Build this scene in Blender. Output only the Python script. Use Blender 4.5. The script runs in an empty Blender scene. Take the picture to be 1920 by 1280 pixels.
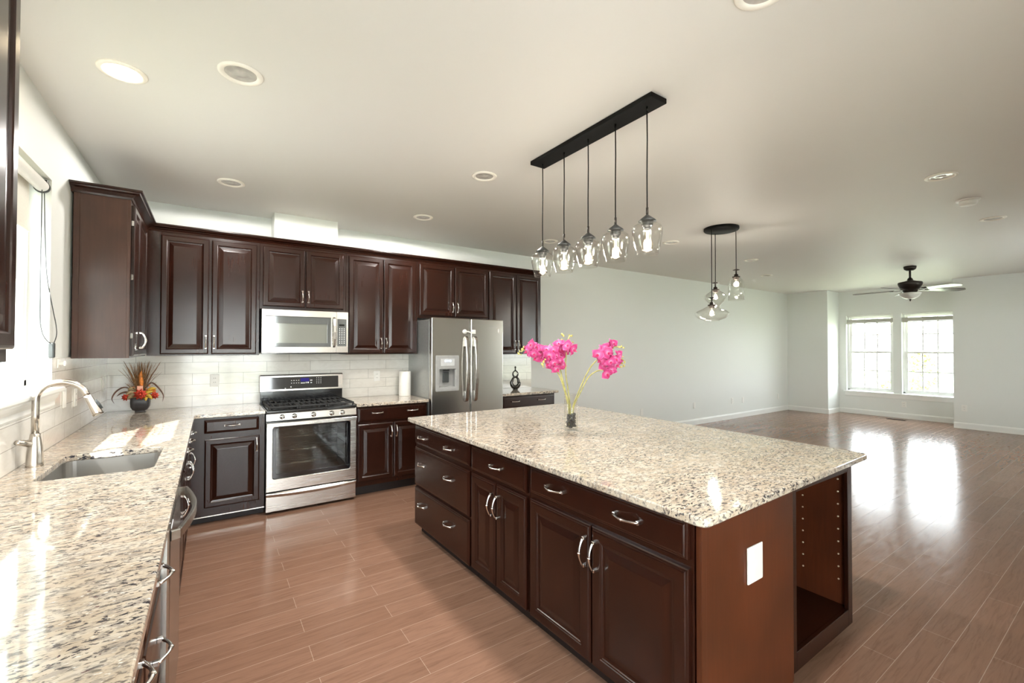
import bpy, bmesh, math, random
from mathutils import Vector, Matrix
from mathutils.geometry import tessellate_polygon
R = math.radians
scn = bpy.context.scene
col = scn.collection
rnd = random.Random(7)

# ------------------------------------------------------------------ camera
F_PX, YAW, PITCH, ROLL, CAM_H = 829.7, R(34.227), R(0.808), R(0.104), 1.4645
cam_d = bpy.data.cameras.new('camera')
cam_d.sensor_fit = 'HORIZONTAL'; cam_d.sensor_width = 36.0
cam_d.lens = 36.0 * F_PX / 1920.0
cam_d.clip_start = 0.02; cam_d.clip_end = 400
cam = bpy.data.objects.new('camera', cam_d); col.objects.link(cam)
fx = Vector((math.sin(YAW), math.cos(YAW), 0)); rx = Vector((math.cos(YAW), -math.sin(YAW), 0))
fw = fx * math.cos(PITCH) + Vector((0, 0, math.sin(PITCH)))
up0 = -fx * math.sin(PITCH) + Vector((0, 0, math.cos(PITCH)))
rt = rx * math.cos(ROLL) + up0 * math.sin(ROLL); up = -rx * math.sin(ROLL) + up0 * math.cos(ROLL)
m = Matrix.Identity(4)
for i in range(3):
    m[i][0], m[i][1], m[i][2] = rt[i], up[i], -fw[i]
m.translation = (0, 0, CAM_H)
cam.matrix_world = m
scn.camera = cam

# ------------------------------------------------------------------ view, world, sun
scn.view_settings.view_transform = 'Standard'; scn.view_settings.look = 'None'
scn.view_settings.gamma = 1.0; scn.view_settings.use_curve_mapping = False
scn.view_settings.exposure = 1.66
cy = scn.cycles
cy.use_denoising = True; cy.max_bounces = 12; cy.diffuse_bounces = 7; cy.glossy_bounces = 5
cy.transparent_max_bounces = 24; cy.transmission_bounces = 6
cy.caustics_reflective = False; cy.caustics_refractive = False; cy.sample_clamp_indirect = 8.0

world = bpy.data.worlds.new('sky'); scn.world = world; world.use_nodes = True
wn = world.node_tree; wn.nodes.clear()
w_out = wn.nodes.new('ShaderNodeOutputWorld'); w_bg = wn.nodes.new('ShaderNodeBackground')
w_tc = wn.nodes.new('ShaderNodeTexCoord'); w_sep = wn.nodes.new('ShaderNodeSeparateXYZ'); w_rmp = wn.nodes.new('ShaderNodeValToRGB')
wn.links.new(w_tc.outputs['Generated'], w_sep.inputs[0]); wn.links.new(w_sep.outputs['Z'], w_rmp.inputs[0])
w_rmp.color_ramp.elements[0].position = 0.0; w_rmp.color_ramp.elements[0].color = (0.95, 0.98, 1.0, 1)
w_rmp.color_ramp.elements[1].position = 0.7; w_rmp.color_ramp.elements[1].color = (0.80, 0.90, 1.0, 1)
wn.links.new(w_rmp.outputs[0], w_bg.inputs['Color']); w_bg.inputs['Strength'].default_value = 5.5
wn.links.new(w_bg.outputs[0], w_out.inputs['Surface'])

sun_d = bpy.data.lights.new('sun', 'SUN'); sun_d.energy = 7.0; sun_d.angle = R(0.6); sun_d.color = (1.0, 0.975, 0.93)
sun = bpy.data.objects.new('sun', sun_d); col.objects.link(sun)
sun.rotation_euler = Vector((0.395, 0.552, -0.735)).to_track_quat('-Z', 'Y').to_euler(); sun.location = (-6, -6, 9)

def portal(name, loc, rot, sx, sy):
    d = bpy.data.lights.new(name, 'AREA'); d.shape = 'RECTANGLE'; d.size = sx; d.size_y = sy; d.cycles.is_portal = True
    o = bpy.data.objects.new(name, d); o.location = loc; o.rotation_euler = rot; col.objects.link(o)
portal('portal', (-0.90, 2.86, 1.74), (0, R(-90), 0), 1.0, 1.2)
portal('portal', (12.13, 3.66, 1.35), (0, R(90), 0), 1.75, 0.9)
portal('portal', (12.13, 2.67, 1.35), (0, R(90), 0), 1.75, 0.9)
portal('portal', (0.32, -0.96, 1.15), (R(90), 0, 0), 1.8, 2.35)
portal('portal', (8.25, -0.96, 1.35), (R(90), 0, 0), 2.55, 1.95)

# ------------------------------------------------------------------ materials
def srgb(r, g, b):
    f = lambda c: (c / 255 / 12.92) if c / 255 <= 0.04045 else ((c / 255 + 0.055) / 1.055) ** 2.4
    return (f(r), f(g), f(b), 1)
class NT:
    def __init__(s, name):
        s.m = bpy.data.materials.new(name); s.m.use_nodes = True; s.t = s.m.node_tree; s.t.nodes.clear()
        s.out = s.n('ShaderNodeOutputMaterial')
    def n(s, kind, **kw):
        nd = s.t.nodes.new(kind)
        for k, v in kw.items(): setattr(nd, k, v)
        return nd
    def l(s, a, b): s.t.links.new(a, b)
    def bsdf(s, color=(0.5, 0.5, 0.5, 1), rough=0.5, metal=0.0, coat=0.0, coat_r=0.1, spec=0.5):
        b = s.n('ShaderNodeBsdfPrincipled')
        b.inputs['Base Color'].default_value = color if len(color) == 4 else (*color, 1)
        b.inputs['Roughness'].default_value = rough; b.inputs['Metallic'].default_value = metal
        b.inputs['Coat Weight'].default_value = coat; b.inputs['Coat Roughness'].default_value = coat_r
        b.inputs['Specular IOR Level'].default_value = spec
        s.l(b.outputs[0], s.out.inputs['Surface']); s.b = b
        return b
    def coords(s, scale=(1, 1, 1), rot=(0, 0, 0), loc=(0, 0, 0)):
        tc = s.n('ShaderNodeTexCoord'); mp = s.n('ShaderNodeMapping')
        mp.inputs['Scale'].default_value = scale; mp.inputs['Rotation'].default_value = rot; mp.inputs['Location'].default_value = loc
        s.l(tc.outputs['Object'], mp.inputs['Vector'])
        return mp.outputs[0]
    def noise(s, vec, scale=5, detail=3, rough=0.5, dist=0.0):
        x = s.n('ShaderNodeTexNoise'); x.inputs['Scale'].default_value = scale; x.inputs['Detail'].default_value = detail
        x.inputs['Roughness'].default_value = rough; x.inputs['Distortion'].default_value = dist
        s.l(vec, x.inputs['Vector']); return x.outputs[0]
    def ramp(s, fac, stops, interp='LINEAR'):
        r = s.n('ShaderNodeValToRGB'); cr = r.color_ramp; cr.interpolation = interp
        while len(cr.elements) < len(stops): cr.elements.new(0.5)
        for e, (p, c) in zip(cr.elements, stops):
            e.position = p; e.color = c if len(c) == 4 else (*c, 1)
        s.l(fac, r.inputs[0]); return r.outputs[0]
    def mix(s, fac, a, b, blend='MIX'):
        x = s.n('ShaderNodeMix', data_type='RGBA', blend_type=blend)
        if isinstance(fac, (int, float)): x.inputs[0].default_value = fac
        else: s.l(fac, x.inputs[0])
        for i, v in ((6, a), (7, b)):
            if isinstance(v, (tuple, list)): x.inputs[i].default_value = v if len(v) == 4 else (*v, 1)
            else: s.l(v, x.inputs[i])
        return x.outputs[2]
    def bump(s, h, strength=0.2, dist=0.01):
        b = s.n('ShaderNodeBump'); b.inputs['Strength'].default_value = strength; b.inputs['Distance'].default_value = dist
        s.l(h, b.inputs['Height']); s.l(b.outputs[0], s.b.inputs['Normal'])
M = {}
def simple(name, color, rough=0.5, metal=0.0, coat=0.0, spec=0.5, nscale=0, namt=0.06):
    t = NT(name); t.bsdf(color, rough, metal, coat, 0.08, spec)
    if nscale:
        f = t.noise(t.coords(), nscale, 3)
        c = color[:3]
        t.l(t.ramp(f, [(0.3, tuple(x * (1 - namt) for x in c)), (0.7, tuple(min(1, x * (1 + namt)) for x in c))]), t.b.inputs['Base Color'])
    M[name] = t.m; return t

# painted walls and ceiling
for nm, c in (('wall_paint', (0.74, 0.755, 0.725)), ('ceiling_paint', (0.715, 0.695, 0.66)), ('white_trim', (0.82, 0.82, 0.79))):
    t = NT(nm); t.bsdf((*c, 1), 0.55 if nm != 'white_trim' else 0.35)
    f = t.noise(t.coords(), 90 if nm != 'ceiling_paint' else 60, 2)
    if nm != 'white_trim': t.bump(f, 0.05, 0.002)
    M[nm] = t.m

# dark cherry cabinet wood
def wood(name, dark, mid, rough, coat, along='z'):
    t = NT(name); t.bsdf((*mid, 1), rough, 0, coat, 0.18, 0.42)
    sc = (26, 26, 1.6) if along == 'z' else (1.6, 26, 26)
    g = t.noise(t.coords(sc), 3.0, 6, 0.6, 0.6)
    cl = t.noise(t.coords((1, 1, 0.8)), 4.0, 2)
    a = t.ramp(g, [(0.15, dark), (0.85, mid)])
    b = t.ramp(cl, [(0.3, (0.75, 0.75, 0.75)), (0.75, (1.25, 1.15, 1.1))])
    t.l(t.mix(1.0, a, b, 'MULTIPLY'), t.b.inputs['Base Color'])
    t.bump(g, 0.012, 0.0006)
    M[name] = t.m
wood('cherry_wood', (0.013, 0.0036, 0.0018), (0.030, 0.0083, 0.0040), 0.24, 0.05)
wood('cherry_panel', (0.062, 0.0165, 0.0058), (0.095, 0.026, 0.0090), 0.36, 0.06)
wood('cherry_side', (0.050, 0.0215, 0.0135), (0.072, 0.032, 0.021), 0.30, 0.08)
wood('dark_toe', (0.012, 0.007, 0.006), (0.02, 0.012, 0.01), 0.5, 0.0)

# polished speckled granite
t = NT('granite'); t.bsdf((0.7, 0.6, 0.4, 1), 0.07, 0, 0.3, 0.03)
base = t.ramp(t.noise(t.coords((1, 1.6, 1)), 14, 4), [(0.3, (0.50, 0.405, 0.305)), (0.5, (0.60, 0.51, 0.40)), (0.7, (0.67, 0.61, 0.52))])
n1 = t.noise(t.coords((44, 98, 70)), 1.0, 5, 0.64, 0.6)
n2 = t.noise(t.coords((26, 56, 44), loc=(3, 7, 1)), 1.0, 5, 0.68, 0.8)
n3 = t.noise(t.coords((60, 96, 80), loc=(9, 2, 5)), 1.0, 3, 0.5)
n4 = t.noise(t.coords((3.2, 4.2, 3.2), loc=(5, 1, 2)), 1.0, 3)
mg = t.ramp(n2, [(0.50, (0, 0, 0)), (0.58, (0.85, 0.85, 0.85))])
c1 = t.mix(mg, base, (0.36, 0.32, 0.275))
mk = t.ramp(n1, [(0.535, (0, 0, 0)), (0.575, (1, 1, 1))])
mk2 = t.mix(1.0, mk, t.ramp(n4, [(0.32, (0.35, 0.35, 0.35)), (0.58, (1, 1, 1))]), 'MULTIPLY')
c2 = t.mix(mk2, c1, (0.050, 0.048, 0.056))
mr = t.ramp(n3, [(0.68, (0, 0, 0)), (0.73, (1, 1, 1))])
c3 = t.mix(mr, c2, (0.12, 0.05, 0.055))
mw = t.ramp(n3, [(0.27, (1, 1, 1)), (0.36, (0, 0, 0))])
c4 = t.mix(mw, c3, (0.84, 0.82, 0.76))
t.l(c4, t.b.inputs['Base Color']); M['granite'] = t.m

# hardwood planks running along X
t = NT('floor_planks'); t.bsdf((0.3, 0.16, 0.1, 1), 0.17, 0, 0.0, 0.12, 0.13)
br = t.n('ShaderNodeTexBrick'); br.offset = 0.37; br.offset_frequency = 2; br.squash = 1
t.l(t.coords((1, 1, 1), loc=(0.3, 0.04, 0)), br.inputs['Vector'])
br.inputs['Scale'].default_value = 1.0; br.inputs['Brick Width'].default_value = 1.13; br.inputs['Row Height'].default_value = 0.127
br.inputs['Mortar Size'].default_value = 0.0013; br.inputs['Mortar Smooth'].default_value = 0.2; br.inputs['Bias'].default_value = 0.0
br.inputs['Color1'].default_value = (0.218, 0.119, 0.078, 1); br.inputs['Color2'].default_value = (0.252, 0.140, 0.094, 1); br.inputs['Mortar'].default_value = (0.40, 0.28, 0.21, 1)
g = t.noise(t.coords((2.0, 26, 1)), 2.0, 7, 0.62, 1.3)
gr = t.ramp(g, [(0.25, (0.74, 0.72, 0.70)), (0.5, (1.0, 1.0, 1.0)), (0.75, (1.10, 1.10, 1.09))])
t.l(t.mix(1.0, br.outputs['Color'], gr, 'MULTIPLY'), t.b.inputs['Base Color'])
wv = t.noise(t.coords((1.2, 6, 1)), 2.2, 2)
rr = t.ramp(t.noise(t.coords((3, 9, 1)), 3, 3), [(0.3, (0.14, 0.14, 0.14)), (0.7, (0.23, 0.23, 0.23))]); t.l(rr, t.b.inputs['Roughness'])
inv = t.n('ShaderNodeMath', operation='SUBTRACT'); inv.inputs[0].default_value = 1.0; t.l(br.outputs['Fac'], inv.inputs[1])
ad = t.n('ShaderNodeMath', operation='MULTIPLY_ADD'); t.l(wv, ad.inputs[0]); ad.inputs[1].default_value = 0.5; t.l(inv.outputs[0], ad.inputs[2])
ad2 = t.n('ShaderNodeMath', operation='MULTIPLY_ADD'); t.l(g, ad2.inputs[0]); ad2.inputs[1].default_value = 0.18; t.l(ad.outputs[0], ad2.inputs[2])
t.bump(ad2.outputs[0], 0.22, 0.0022); M['floor_planks'] = t.m

# long white backsplash tile (running bond); axis: which object axis runs along the wall
def tile(name, axis, off):
    t = NT(name); t.bsdf((0.75, 0.73, 0.68, 1), 0.12, 0, 0.2, 0.05)
    tc = t.n('ShaderNodeTexCoord'); sp = t.n('ShaderNodeSeparateXYZ'); cb = t.n('ShaderNodeCombineXYZ')
    t.l(tc.outputs['Object'], sp.inputs[0])
    a1 = t.n('ShaderNodeMath', operation='ADD'); t.l(sp.outputs[axis], a1.inputs[0]); a1.inputs[1].default_value = off
    a2 = t.n('ShaderNodeMath', operation='SUBTRACT'); t.l(sp.outputs['Z'], a2.inputs[0]); a2.inputs[1].default_value = 0.914
    t.l(a1.outputs[0], cb.inputs['X']); t.l(a2.outputs[0], cb.inputs['Y'])
    br = t.n('ShaderNodeTexBrick'); br.offset = 0.5; br.offset_frequency = 2
    t.l(cb.outputs[0], br.inputs['Vector']); br.inputs['Scale'].default_value = 1
    br.inputs['Brick Width'].default_value = 0.402; br.inputs['Row Height'].default_value = 0.1025
    br.inputs['Mortar Size'].default_value = 0.0014; br.inputs['Mortar Smooth'].default_value = 0.1
    br.inputs['Color1'].default_value = (0.74, 0.71, 0.65, 1); br.inputs['Color2'].default_value = (0.80, 0.78, 0.73, 1); br.inputs['Mortar'].default_value = (0.36, 0.34, 0.30, 1)
    ns = t.ramp(t.noise(t.coords((1, 1, 2.5)), 7, 4, 0.6, 1.0), [(0.35, (0.92, 0.91, 0.90)), (0.6, (1, 1, 1))])
    t.l(t.mix(1.0, br.outputs['Color'], ns, 'MULTIPLY'), t.b.inputs['Base Color'])
    iv = t.n('ShaderNodeMath', operation='SUBTRACT'); iv.inputs[0].default_value = 1; t.l(br.outputs['Fac'], iv.inputs[1])
    t.bump(iv.outputs[0], 0.35, 0.0015); M[name] = t.m
tile('tile_back', 'X', 0.34 + 4.02); tile('tile_left', 'Y', 0.10 + 4.02)

# metals, plastics, glass
def brushed(name, color, rough, axis):
    t = NT(name); t.bsdf(color, rough, 1.0)
    sc = {'x': (2, 300, 300), 'z': (300, 300, 2), 'y': (300, 2, 300)}[axis]
    f = t.noise(t.coords(sc), 1.0, 2)
    t.l(t.ramp(f, [(0.3, (rough * 0.93,) * 3), (0.7, (rough * 1.07,) * 3)]), t.b.inputs['Roughness'])
    M[name] = t.m
brushed('stainless', (0.52, 0.50, 0.465, 1), 0.24, 'z')
brushed('stainless_wide', (0.66, 0.63, 0.585, 1), 0.26, 'x')
brushed('sink_steel', (0.46, 0.445, 0.42, 1), 0.36, 'x')
brushed('nickel_brushed', (0.62, 0.57, 0.51, 1), 0.24, 'z')
simple('fridge_side', (0.36, 0.37, 0.36, 1), 0.3, 0.6, nscale=40)
simple('pull_nickel', (0.80, 0.77, 0.73, 1), 0.13, 1.0, nscale=30, namt=0.03)
simple('black_metal', (0.006, 0.006, 0.006, 1), 0.5, spec=0.15, nscale=40)
simple('grey_cap', (0.035, 0.036, 0.036, 1), 0.4, 0.3, nscale=40)
simple('bronze', (0.028, 0.020, 0.016, 1), 0.38, 0.5, nscale=40)
simple('black_enamel', (0.010, 0.010, 0.011, 1), 0.16, 0, 0.5, nscale=30)
simple('cast_iron', (0.016, 0.0155, 0.015, 1), 0.55, nscale=90, namt=0.3)
simple('black_glass', (0.006, 0.006, 0.007, 1), 0.04, 0, 1.0, nscale=3)
simple('oven_cavity', (0.22, 0.22, 0.22, 1), 0.5, nscale=20)
simple('mirror_glass', (0.17, 0.18, 0.18, 1), 0.06, 0.4, 0.6, nscale=2)
simple('mirror_inner', (0.30, 0.31, 0.28, 1), 0.10, 0.5, 0.4, nscale=2)
simple('white_plastic', (0.80, 0.79, 0.75, 1), 0.35, nscale=30, namt=0.02)
simple('silver_plastic', (0.52, 0.53, 0.53, 1), 0.35, nscale=30)
simple('grey_plastic', (0.33, 0.33, 0.32, 1), 0.35, nscale=30)
simple('dark_plastic', (0.05, 0.055, 0.055, 1), 0.35, nscale=30)
simple('paper', (0.84, 0.83, 0.78, 1), 0.85, nscale=120, namt=0.04)
simple('blind_fabric', (0.74, 0.71, 0.64, 1), 0.8, nscale=200, namt=0.05)
simple('slat_vinyl', (0.50, 0.49, 0.43, 1), 0.5, nscale=50)
simple('pot_ceramic', (0.035, 0.032, 0.034, 1), 0.4, nscale=30, namt=0.2)
simple('ceramic_gloss', (0.055, 0.05, 0.045, 1), 0.08, 0.7, 0.8, nscale=12, namt=0.3)
simple('stone_dark', (0.03, 0.034, 0.034, 1), 0.12, 0, 0.8, nscale=25, namt=0.7)
simple('shelf_pin', (0.75, 0.66, 0.52, 1), 0.3, 0.6, nscale=20)
simple('dried_stem', (0.30, 0.155, 0.060, 1), 0.7, nscale=60, namt=0.5)
simple('dried_leaf', (0.16, 0.085, 0.055, 1), 0.6, nscale=40, namt=0.35)
simple('olive_leaf', (0.30, 0.22, 0.11, 1), 0.6, nscale=40, namt=0.35)
simple('yellow_leaf', (0.62, 0.40, 0.05, 1), 0.55, nscale=40, namt=0.25)
simple('red_petal', (0.66, 0.055, 0.022, 1), 0.5, nscale=60, namt=0.35)
simple('peach', (0.80, 0.40, 0.28, 1), 0.6, nscale=60, namt=0.1)
simple('orange_petal', (0.75, 0.24, 0.04, 1), 0.55, nscale=60, namt=0.3)
simple('orchid_stem', (0.42, 0.39, 0.13, 1), 0.5, nscale=30, namt=0.4)
simple('orchid_bud', (0.52, 0.47, 0.14, 1), 0.5, nscale=40, namt=0.4)
simple('orchid_lip', (0.62, 0.03, 0.16, 1), 0.5, nscale=60, namt=0.2)
simple('fan_blade_wood', (0.040, 0.026, 0.018, 1), 0.28, 0, 0.3, nscale=20, namt=0.3)
simple('frosted_bowl', (0.62, 0.61, 0.58, 1), 0.3, nscale=20, namt=0.05)
simple('lens_grey', (0.62, 0.60, 0.56, 1), 0.25, 0.3, nscale=20, namt=0.2)
simple('lamp_white', (0.86, 0.82, 0.74, 1), 0.4, nscale=20, namt=0.02)
simple('bark', (0.09, 0.06, 0.04, 1), 0.8, nscale=12, namt=0.4)
simple('logo_silver', (0.80, 0.80, 0.80, 1), 0.2, 0.9, nscale=20, namt=0.03)
simple('logo_white', (0.85, 0.85, 0.85, 1), 0.5, nscale=20, namt=0.03)
t = NT('leaf_green'); t.bsdf((0.14, 0.26, 0.04, 1), 0.7)
t.l(t.ramp(t.noise(t.coords(), 3, 5), [(0.3, (0.10, 0.20, 0.03)), (0.7, (0.26, 0.38, 0.07))]), t.b.inputs['Base Color']); M['leaf_green'] = t.m
t = NT('lawn_grass'); t.bsdf((0.2, 0.3, 0.08, 1), 0.9)
t.l(t.ramp(t.noise(t.coords(), 0.12, 5), [(0.35, (0.32, 0.36, 0.21)), (0.52, (0.42, 0.44, 0.30)), (0.60, (0.62, 0.60, 0.55))]), t.b.inputs['Base Color']); M['lawn_grass'] = t.m
t = NT('pale_concrete'); t.bsdf((0.62, 0.60, 0.56, 1), 0.85)
t.l(t.ramp(t.noise(t.coords(), 3, 5), [(0.3, (0.55, 0.55, 0.54)), (0.7, (0.65, 0.65, 0.64))]), t.b.inputs['Base Color']); M['pale_concrete'] = t.m
t = NT('orchid_petal'); t.bsdf((0.8, 0.08, 0.35, 1), 0.55); t.b.inputs['Subsurface Weight'].default_value = 0.0
vl = t.n('ShaderNodeVectorMath', operation='LENGTH'); tc = t.n('ShaderNodeTexCoord'); t.l(tc.outputs['Object'], vl.inputs[0])
pn = t.ramp(t.noise(t.coords(), 70, 3), [(0.35, (0.78, 0.72, 0.78)), (0.65, (1.0, 1.0, 1.0))])
t.l(t.mix(1.0, t.ramp(vl.outputs['Value'], [(0.006, (0.78, 0.46, 0.62)), (0.014, (0.72, 0.13, 0.36)), (0.028, (0.60, 0.030, 0.20)), (0.040, (0.74, 0.12, 0.37)), (0.048, (0.80, 0.26, 0.52))]), pn, 'MULTIPLY'), t.b.inputs['Base Color']); M['orchid_petal'] = t.m

def thin_glass(name, tint, f0=0.05, f1=0.6, rough=0.0, seeds=0.0):
    """thin clear sheet: see-through with a mirror-like sheen that grows toward its silhouette"""
    t = NT(name); tr = t.n('ShaderNodeBsdfTransparent'); gl = t.n('ShaderNodeBsdfGlossy'); mx = t.n('ShaderNodeMixShader')
    tr.inputs[0].default_value = (*tint, 1); gl.inputs['Roughness'].default_value = rough
    lw = t.n('ShaderNodeLayerWeight'); lw.inputs['Blend'].default_value = 0.5
    pw = t.n('ShaderNodeMath', operation='POWER'); t.l(lw.outputs['Facing'], pw.inputs[0]); pw.inputs[1].default_value = 3.5
    ma = t.n('ShaderNodeMath', operation='MULTIPLY_ADD', use_clamp=True); t.l(pw.outputs[0], ma.inputs[0]); ma.inputs[1].default_value = f1; ma.inputs[2].default_value = f0
    f = t.noise(t.coords(), 60, 2); sd = t.ramp(f, [(0.62, (0, 0, 0)), (0.70, (seeds,) * 3)])
    ad = t.n('ShaderNodeMath', operation='ADD', use_clamp=True); t.l(ma.outputs[0], ad.inputs[0]); t.l(sd, ad.inputs[1])
    t.l(ad.outputs[0], mx.inputs[0]); t.l(tr.outputs[0], mx.inputs[1]); t.l(gl.outputs[0], mx.inputs[2]); t.l(mx.outputs[0], t.out.inputs['Surface'])
    M[name] = t.m
thin_glass('window_glass', (0.97, 0.98, 0.97), 0.03, 0.5)
thin_glass('clear_glass', (0.975, 0.975, 0.965), 0.035, 0.60, 0.02, 0.05)
thin_glass('bulb_glass', (0.97, 0.94, 0.86), 0.03, 0.4, 0.02)
thin_glass('oven_glass', (0.62, 0.63, 0.60), 0.10, 0.7, 0.02)
def emit(name, color, s):
    t = NT(name); e = t.n('ShaderNodeEmission'); e.inputs['Strength'].default_value = s
    f = t.noise(t.coords(), 4, 1)
    t.l(t.ramp(f, [(0, color), (1, color)]), e.inputs['Color']); t.l(e.outputs[0], t.out.inputs['Surface']); M[name] = t.m
emit('lamp_glow', (1.0, 0.80, 0.52), 14.0)
emit('filament_glow', (1.0, 0.90, 0.74), 3.0)
emit('display_blue', (0.10, 0.08, 0.45), 0.16)
emit('display_ice', (0.35, 0.60, 1.0), 1.2)

# ------------------------------------------------------------------ mesh helpers
class MB:
    def __init__(s): s.v = []; s.f = []; s.sm = []
    def add(s, vs, fs, smooth=False):
        o = len(s.v); s.v += [tuple(v) for v in vs]
        for f in fs: s.f.append(tuple(i + o for i in f)); s.sm.append(smooth)
        return s
    def box(s, x0, x1, y0, y1, z0, z1, b=0.0):
        x0, x1 = min(x0, x1), max(x0, x1); y0, y1 = min(y0, y1), max(y0, y1); z0, z1 = min(z0, z1), max(z0, z1)
        if b <= 0:
            vs = [(x, y, z) for z in (z0, z1) for y in (y0, y1) for x in (x0, x1)]
            return s.add(vs, [(0, 2, 3, 1), (4, 5, 7, 6), (0, 1, 5, 4), (2, 6, 7, 3), (0, 4, 6, 2), (1, 3, 7, 5)])
        bm = bmesh.new(); bmesh.ops.create_cube(bm, size=1)
        for v in bm.verts: v.co = ((x0 + x1) / 2 + v.co.x * (x1 - x0), (y0 + y1) / 2 + v.co.y * (y1 - y0), (z0 + z1) / 2 + v.co.z * (z1 - z0))
        bmesh.ops.bevel(bm, geom=bm.edges[:], offset=min(b, 0.49 * min(x1 - x0, y1 - y0, z1 - z0)), segments=2, affect='EDGES', profile=0.5)
        bm.verts.index_update(); s.add([v.co[:] for v in bm.verts], [[v.index for v in f.verts] for f in bm.faces]); bm.free(); return s
    def tube(s, pts, r, seg=10, closed=False, caps=True, sq=None):
        pts = [Vector(p) for p in pts]; n = len(pts); rs = r if isinstance(r, (list, tuple)) else [r] * n
        tg = []
        for i in range(n):
            a = pts[(i - 1) % n] if (closed or i > 0) else pts[0]; b = pts[(i + 1) % n] if (closed or i < n - 1) else pts[-1]
            tg.append((b - a).normalized())
        u = tg[0].orthogonal().normalized(); vs = []
        if sq: u = (Vector(sq) - tg[0] * tg[0].dot(Vector(sq))).normalized()
        for i in range(n):
            u = (u - tg[i] * u.dot(tg[i])).normalized(); w = tg[i].cross(u)
            for k in range(seg):
                a = 2 * math.pi * k / seg; vs.append(pts[i] + (u * math.cos(a) + w * math.sin(a)) * rs[i])
        fs = []
        for i in range(n if closed else n - 1):
            j = (i + 1) % n
            for k in range(seg): fs.append((i * seg + k, i * seg + (k + 1) % seg, j * seg + (k + 1) % seg, j * seg + k))
        if caps and not closed: fs += [tuple(range(seg))[::-1], tuple((n - 1) * seg + k for k in range(seg))]
        return s.add(vs, fs, True)
    def lathe(s, prof, seg=32, c=(0, 0, 0), axis='z', smooth=True, cap=False):
        vs = []; fs = []; n = len(prof)
        for r_, z_ in prof:
            for k in range(seg):
                a = 2 * math.pi * k / seg; x, y = r_ * math.cos(a), r_ * math.sin(a)
                p = (x, y, z_) if axis == 'z' else ((x, -z_, y) if axis == 'y' else (z_, x, y))
                vs.append((p[0] + c[0], p[1] + c[1], p[2] + c[2]))
        for i in range(n - 1):
            for k in range(seg): fs.append((i * seg + k, i * seg + (k + 1) % seg, (i + 1) * seg + (k + 1) % seg, (i + 1) * seg + k))
        if cap: fs += [tuple(range(seg))[::-1], tuple((n - 1) * seg + k for k in range(seg))]
        return s.add(vs, fs, smooth)
    def rings(s, x0, x1, z0, z1, prof):
        """front facing -y: prof = [(inset, out)] rectangles, closed by a cap"""
        vs = []; fs = []
        for ins, out in prof:
            vs += [(x0 + ins, -out, z0 + ins), (x1 - ins, -out, z0 + ins), (x1 - ins, -out, z1 - ins), (x0 + ins, -out, z1 - ins)]
        for i in range(len(prof) - 1):
            for k in range(4): fs.append((i * 4 + k, i * 4 + (k + 1) % 4, (i + 1) * 4 + (k + 1) % 4, (i + 1) * 4 + k))
        n = 4 * (len(prof) - 1); fs += [(n, n + 1, n + 2, n + 3), (3, 2, 1, 0)]
        return s.add(vs, fs)
    def slab(s, outer, z0, z1, hole=None, e=0.004):
        def off(poly, d):
            n = len(poly); o = []
            for i in range(n):
                p0, p1, p2 = Vector(poly[i - 1]), Vector(poly[i]), Vector(poly[(i + 1) % n])
                a = (p1 - p0).normalized(); b = (p2 - p1).normalized()
                na = Vector((-a.y, a.x)); nb = Vector((-b.y, b.x)); nn = (na + nb)
                nn = nn / max(1e-6, nn.length_squared) * 2
                o.append(p1 + nn * d)
            return o
        loops = []
        for poly, sg in ((outer, 1), (hole, -1)):
            if not poly: continue
            ar = sum(poly[i - 1][0] * poly[i][1] - poly[i][0] * poly[i - 1][1] for i in range(len(poly)))
            if ar < 0: poly = poly[::-1]
            st = [(off(poly, sg * e), z1), (off(poly, sg * e * 0.3), z1 - e * 0.3), (poly, z1 - e), (poly, z0 + e), (off(poly, sg * e), z0)]
            n = len(poly); vs = [(p[0], p[1], z) for pl, z in st for p in pl]; fs = []
            for i in range(len(st) - 1):
                for k in range(n):
                    q = (i * n + k, i * n + (k + 1) % n, (i + 1) * n + (k + 1) % n, (i + 1) * n + k)
                    fs.append(q[::-1] if sg > 0 else q)
            s.add(vs, fs); loops.append((st[0][0], st[-1][0]))
        for ti, z, fl in ((0, z1, False), (1, z0, True)):
            pl = [[Vector((p[0], p[1], 0)) for p in lp[ti]] for lp in loops]
            flat = [p for q in pl for p in q]
            tri = tessellate_polygon(pl); fs = []
            for a, b, c in tri:
                A, B, C = flat[a], flat[b], flat[c]
                up_ = (B - A).cross(C - A).z > 0
                fs.append((a, b, c) if up_ != fl else (a, c, b))
            s.add([(p.x, p.y, z) for p in flat], fs)
        return s
    def sweep(s, path, prof, closed=False):
        """path: 2D points (x,y), prof: (outward offset, z); outward = right-hand side of travel"""
        n = len(path); k = len(prof); vs = []; fs = []
        for i in range(n):
            p = Vector(path[i]); a = (p - Vector(path[i - 1])).normalized() if i > 0 else None; b = (Vector(path[i + 1]) - p).normalized() if i < n - 1 else None
            na = Vector((a.y, -a.x)) if a else None; nb = Vector((b.y, -b.x)) if b else None
            nn = na if nb is None else nb if na is None else (na + nb) / max(1e-6, (na + nb).length_squared) * 2
            for o_, z_ in prof: q = p + nn * o_; vs.append((q.x, q.y, z_))
        for i in range(n - 1):
            for j in range(k): fs.append((i * k + j, i * k + (j + 1) % k, (i + 1) * k + (j + 1) % k, (i + 1) * k + j)[::-1])
        fs += [tuple(range(k)), tuple((n - 1) * k + j for j in range(k))[::-1]]
        return s.add(vs, fs)
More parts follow.
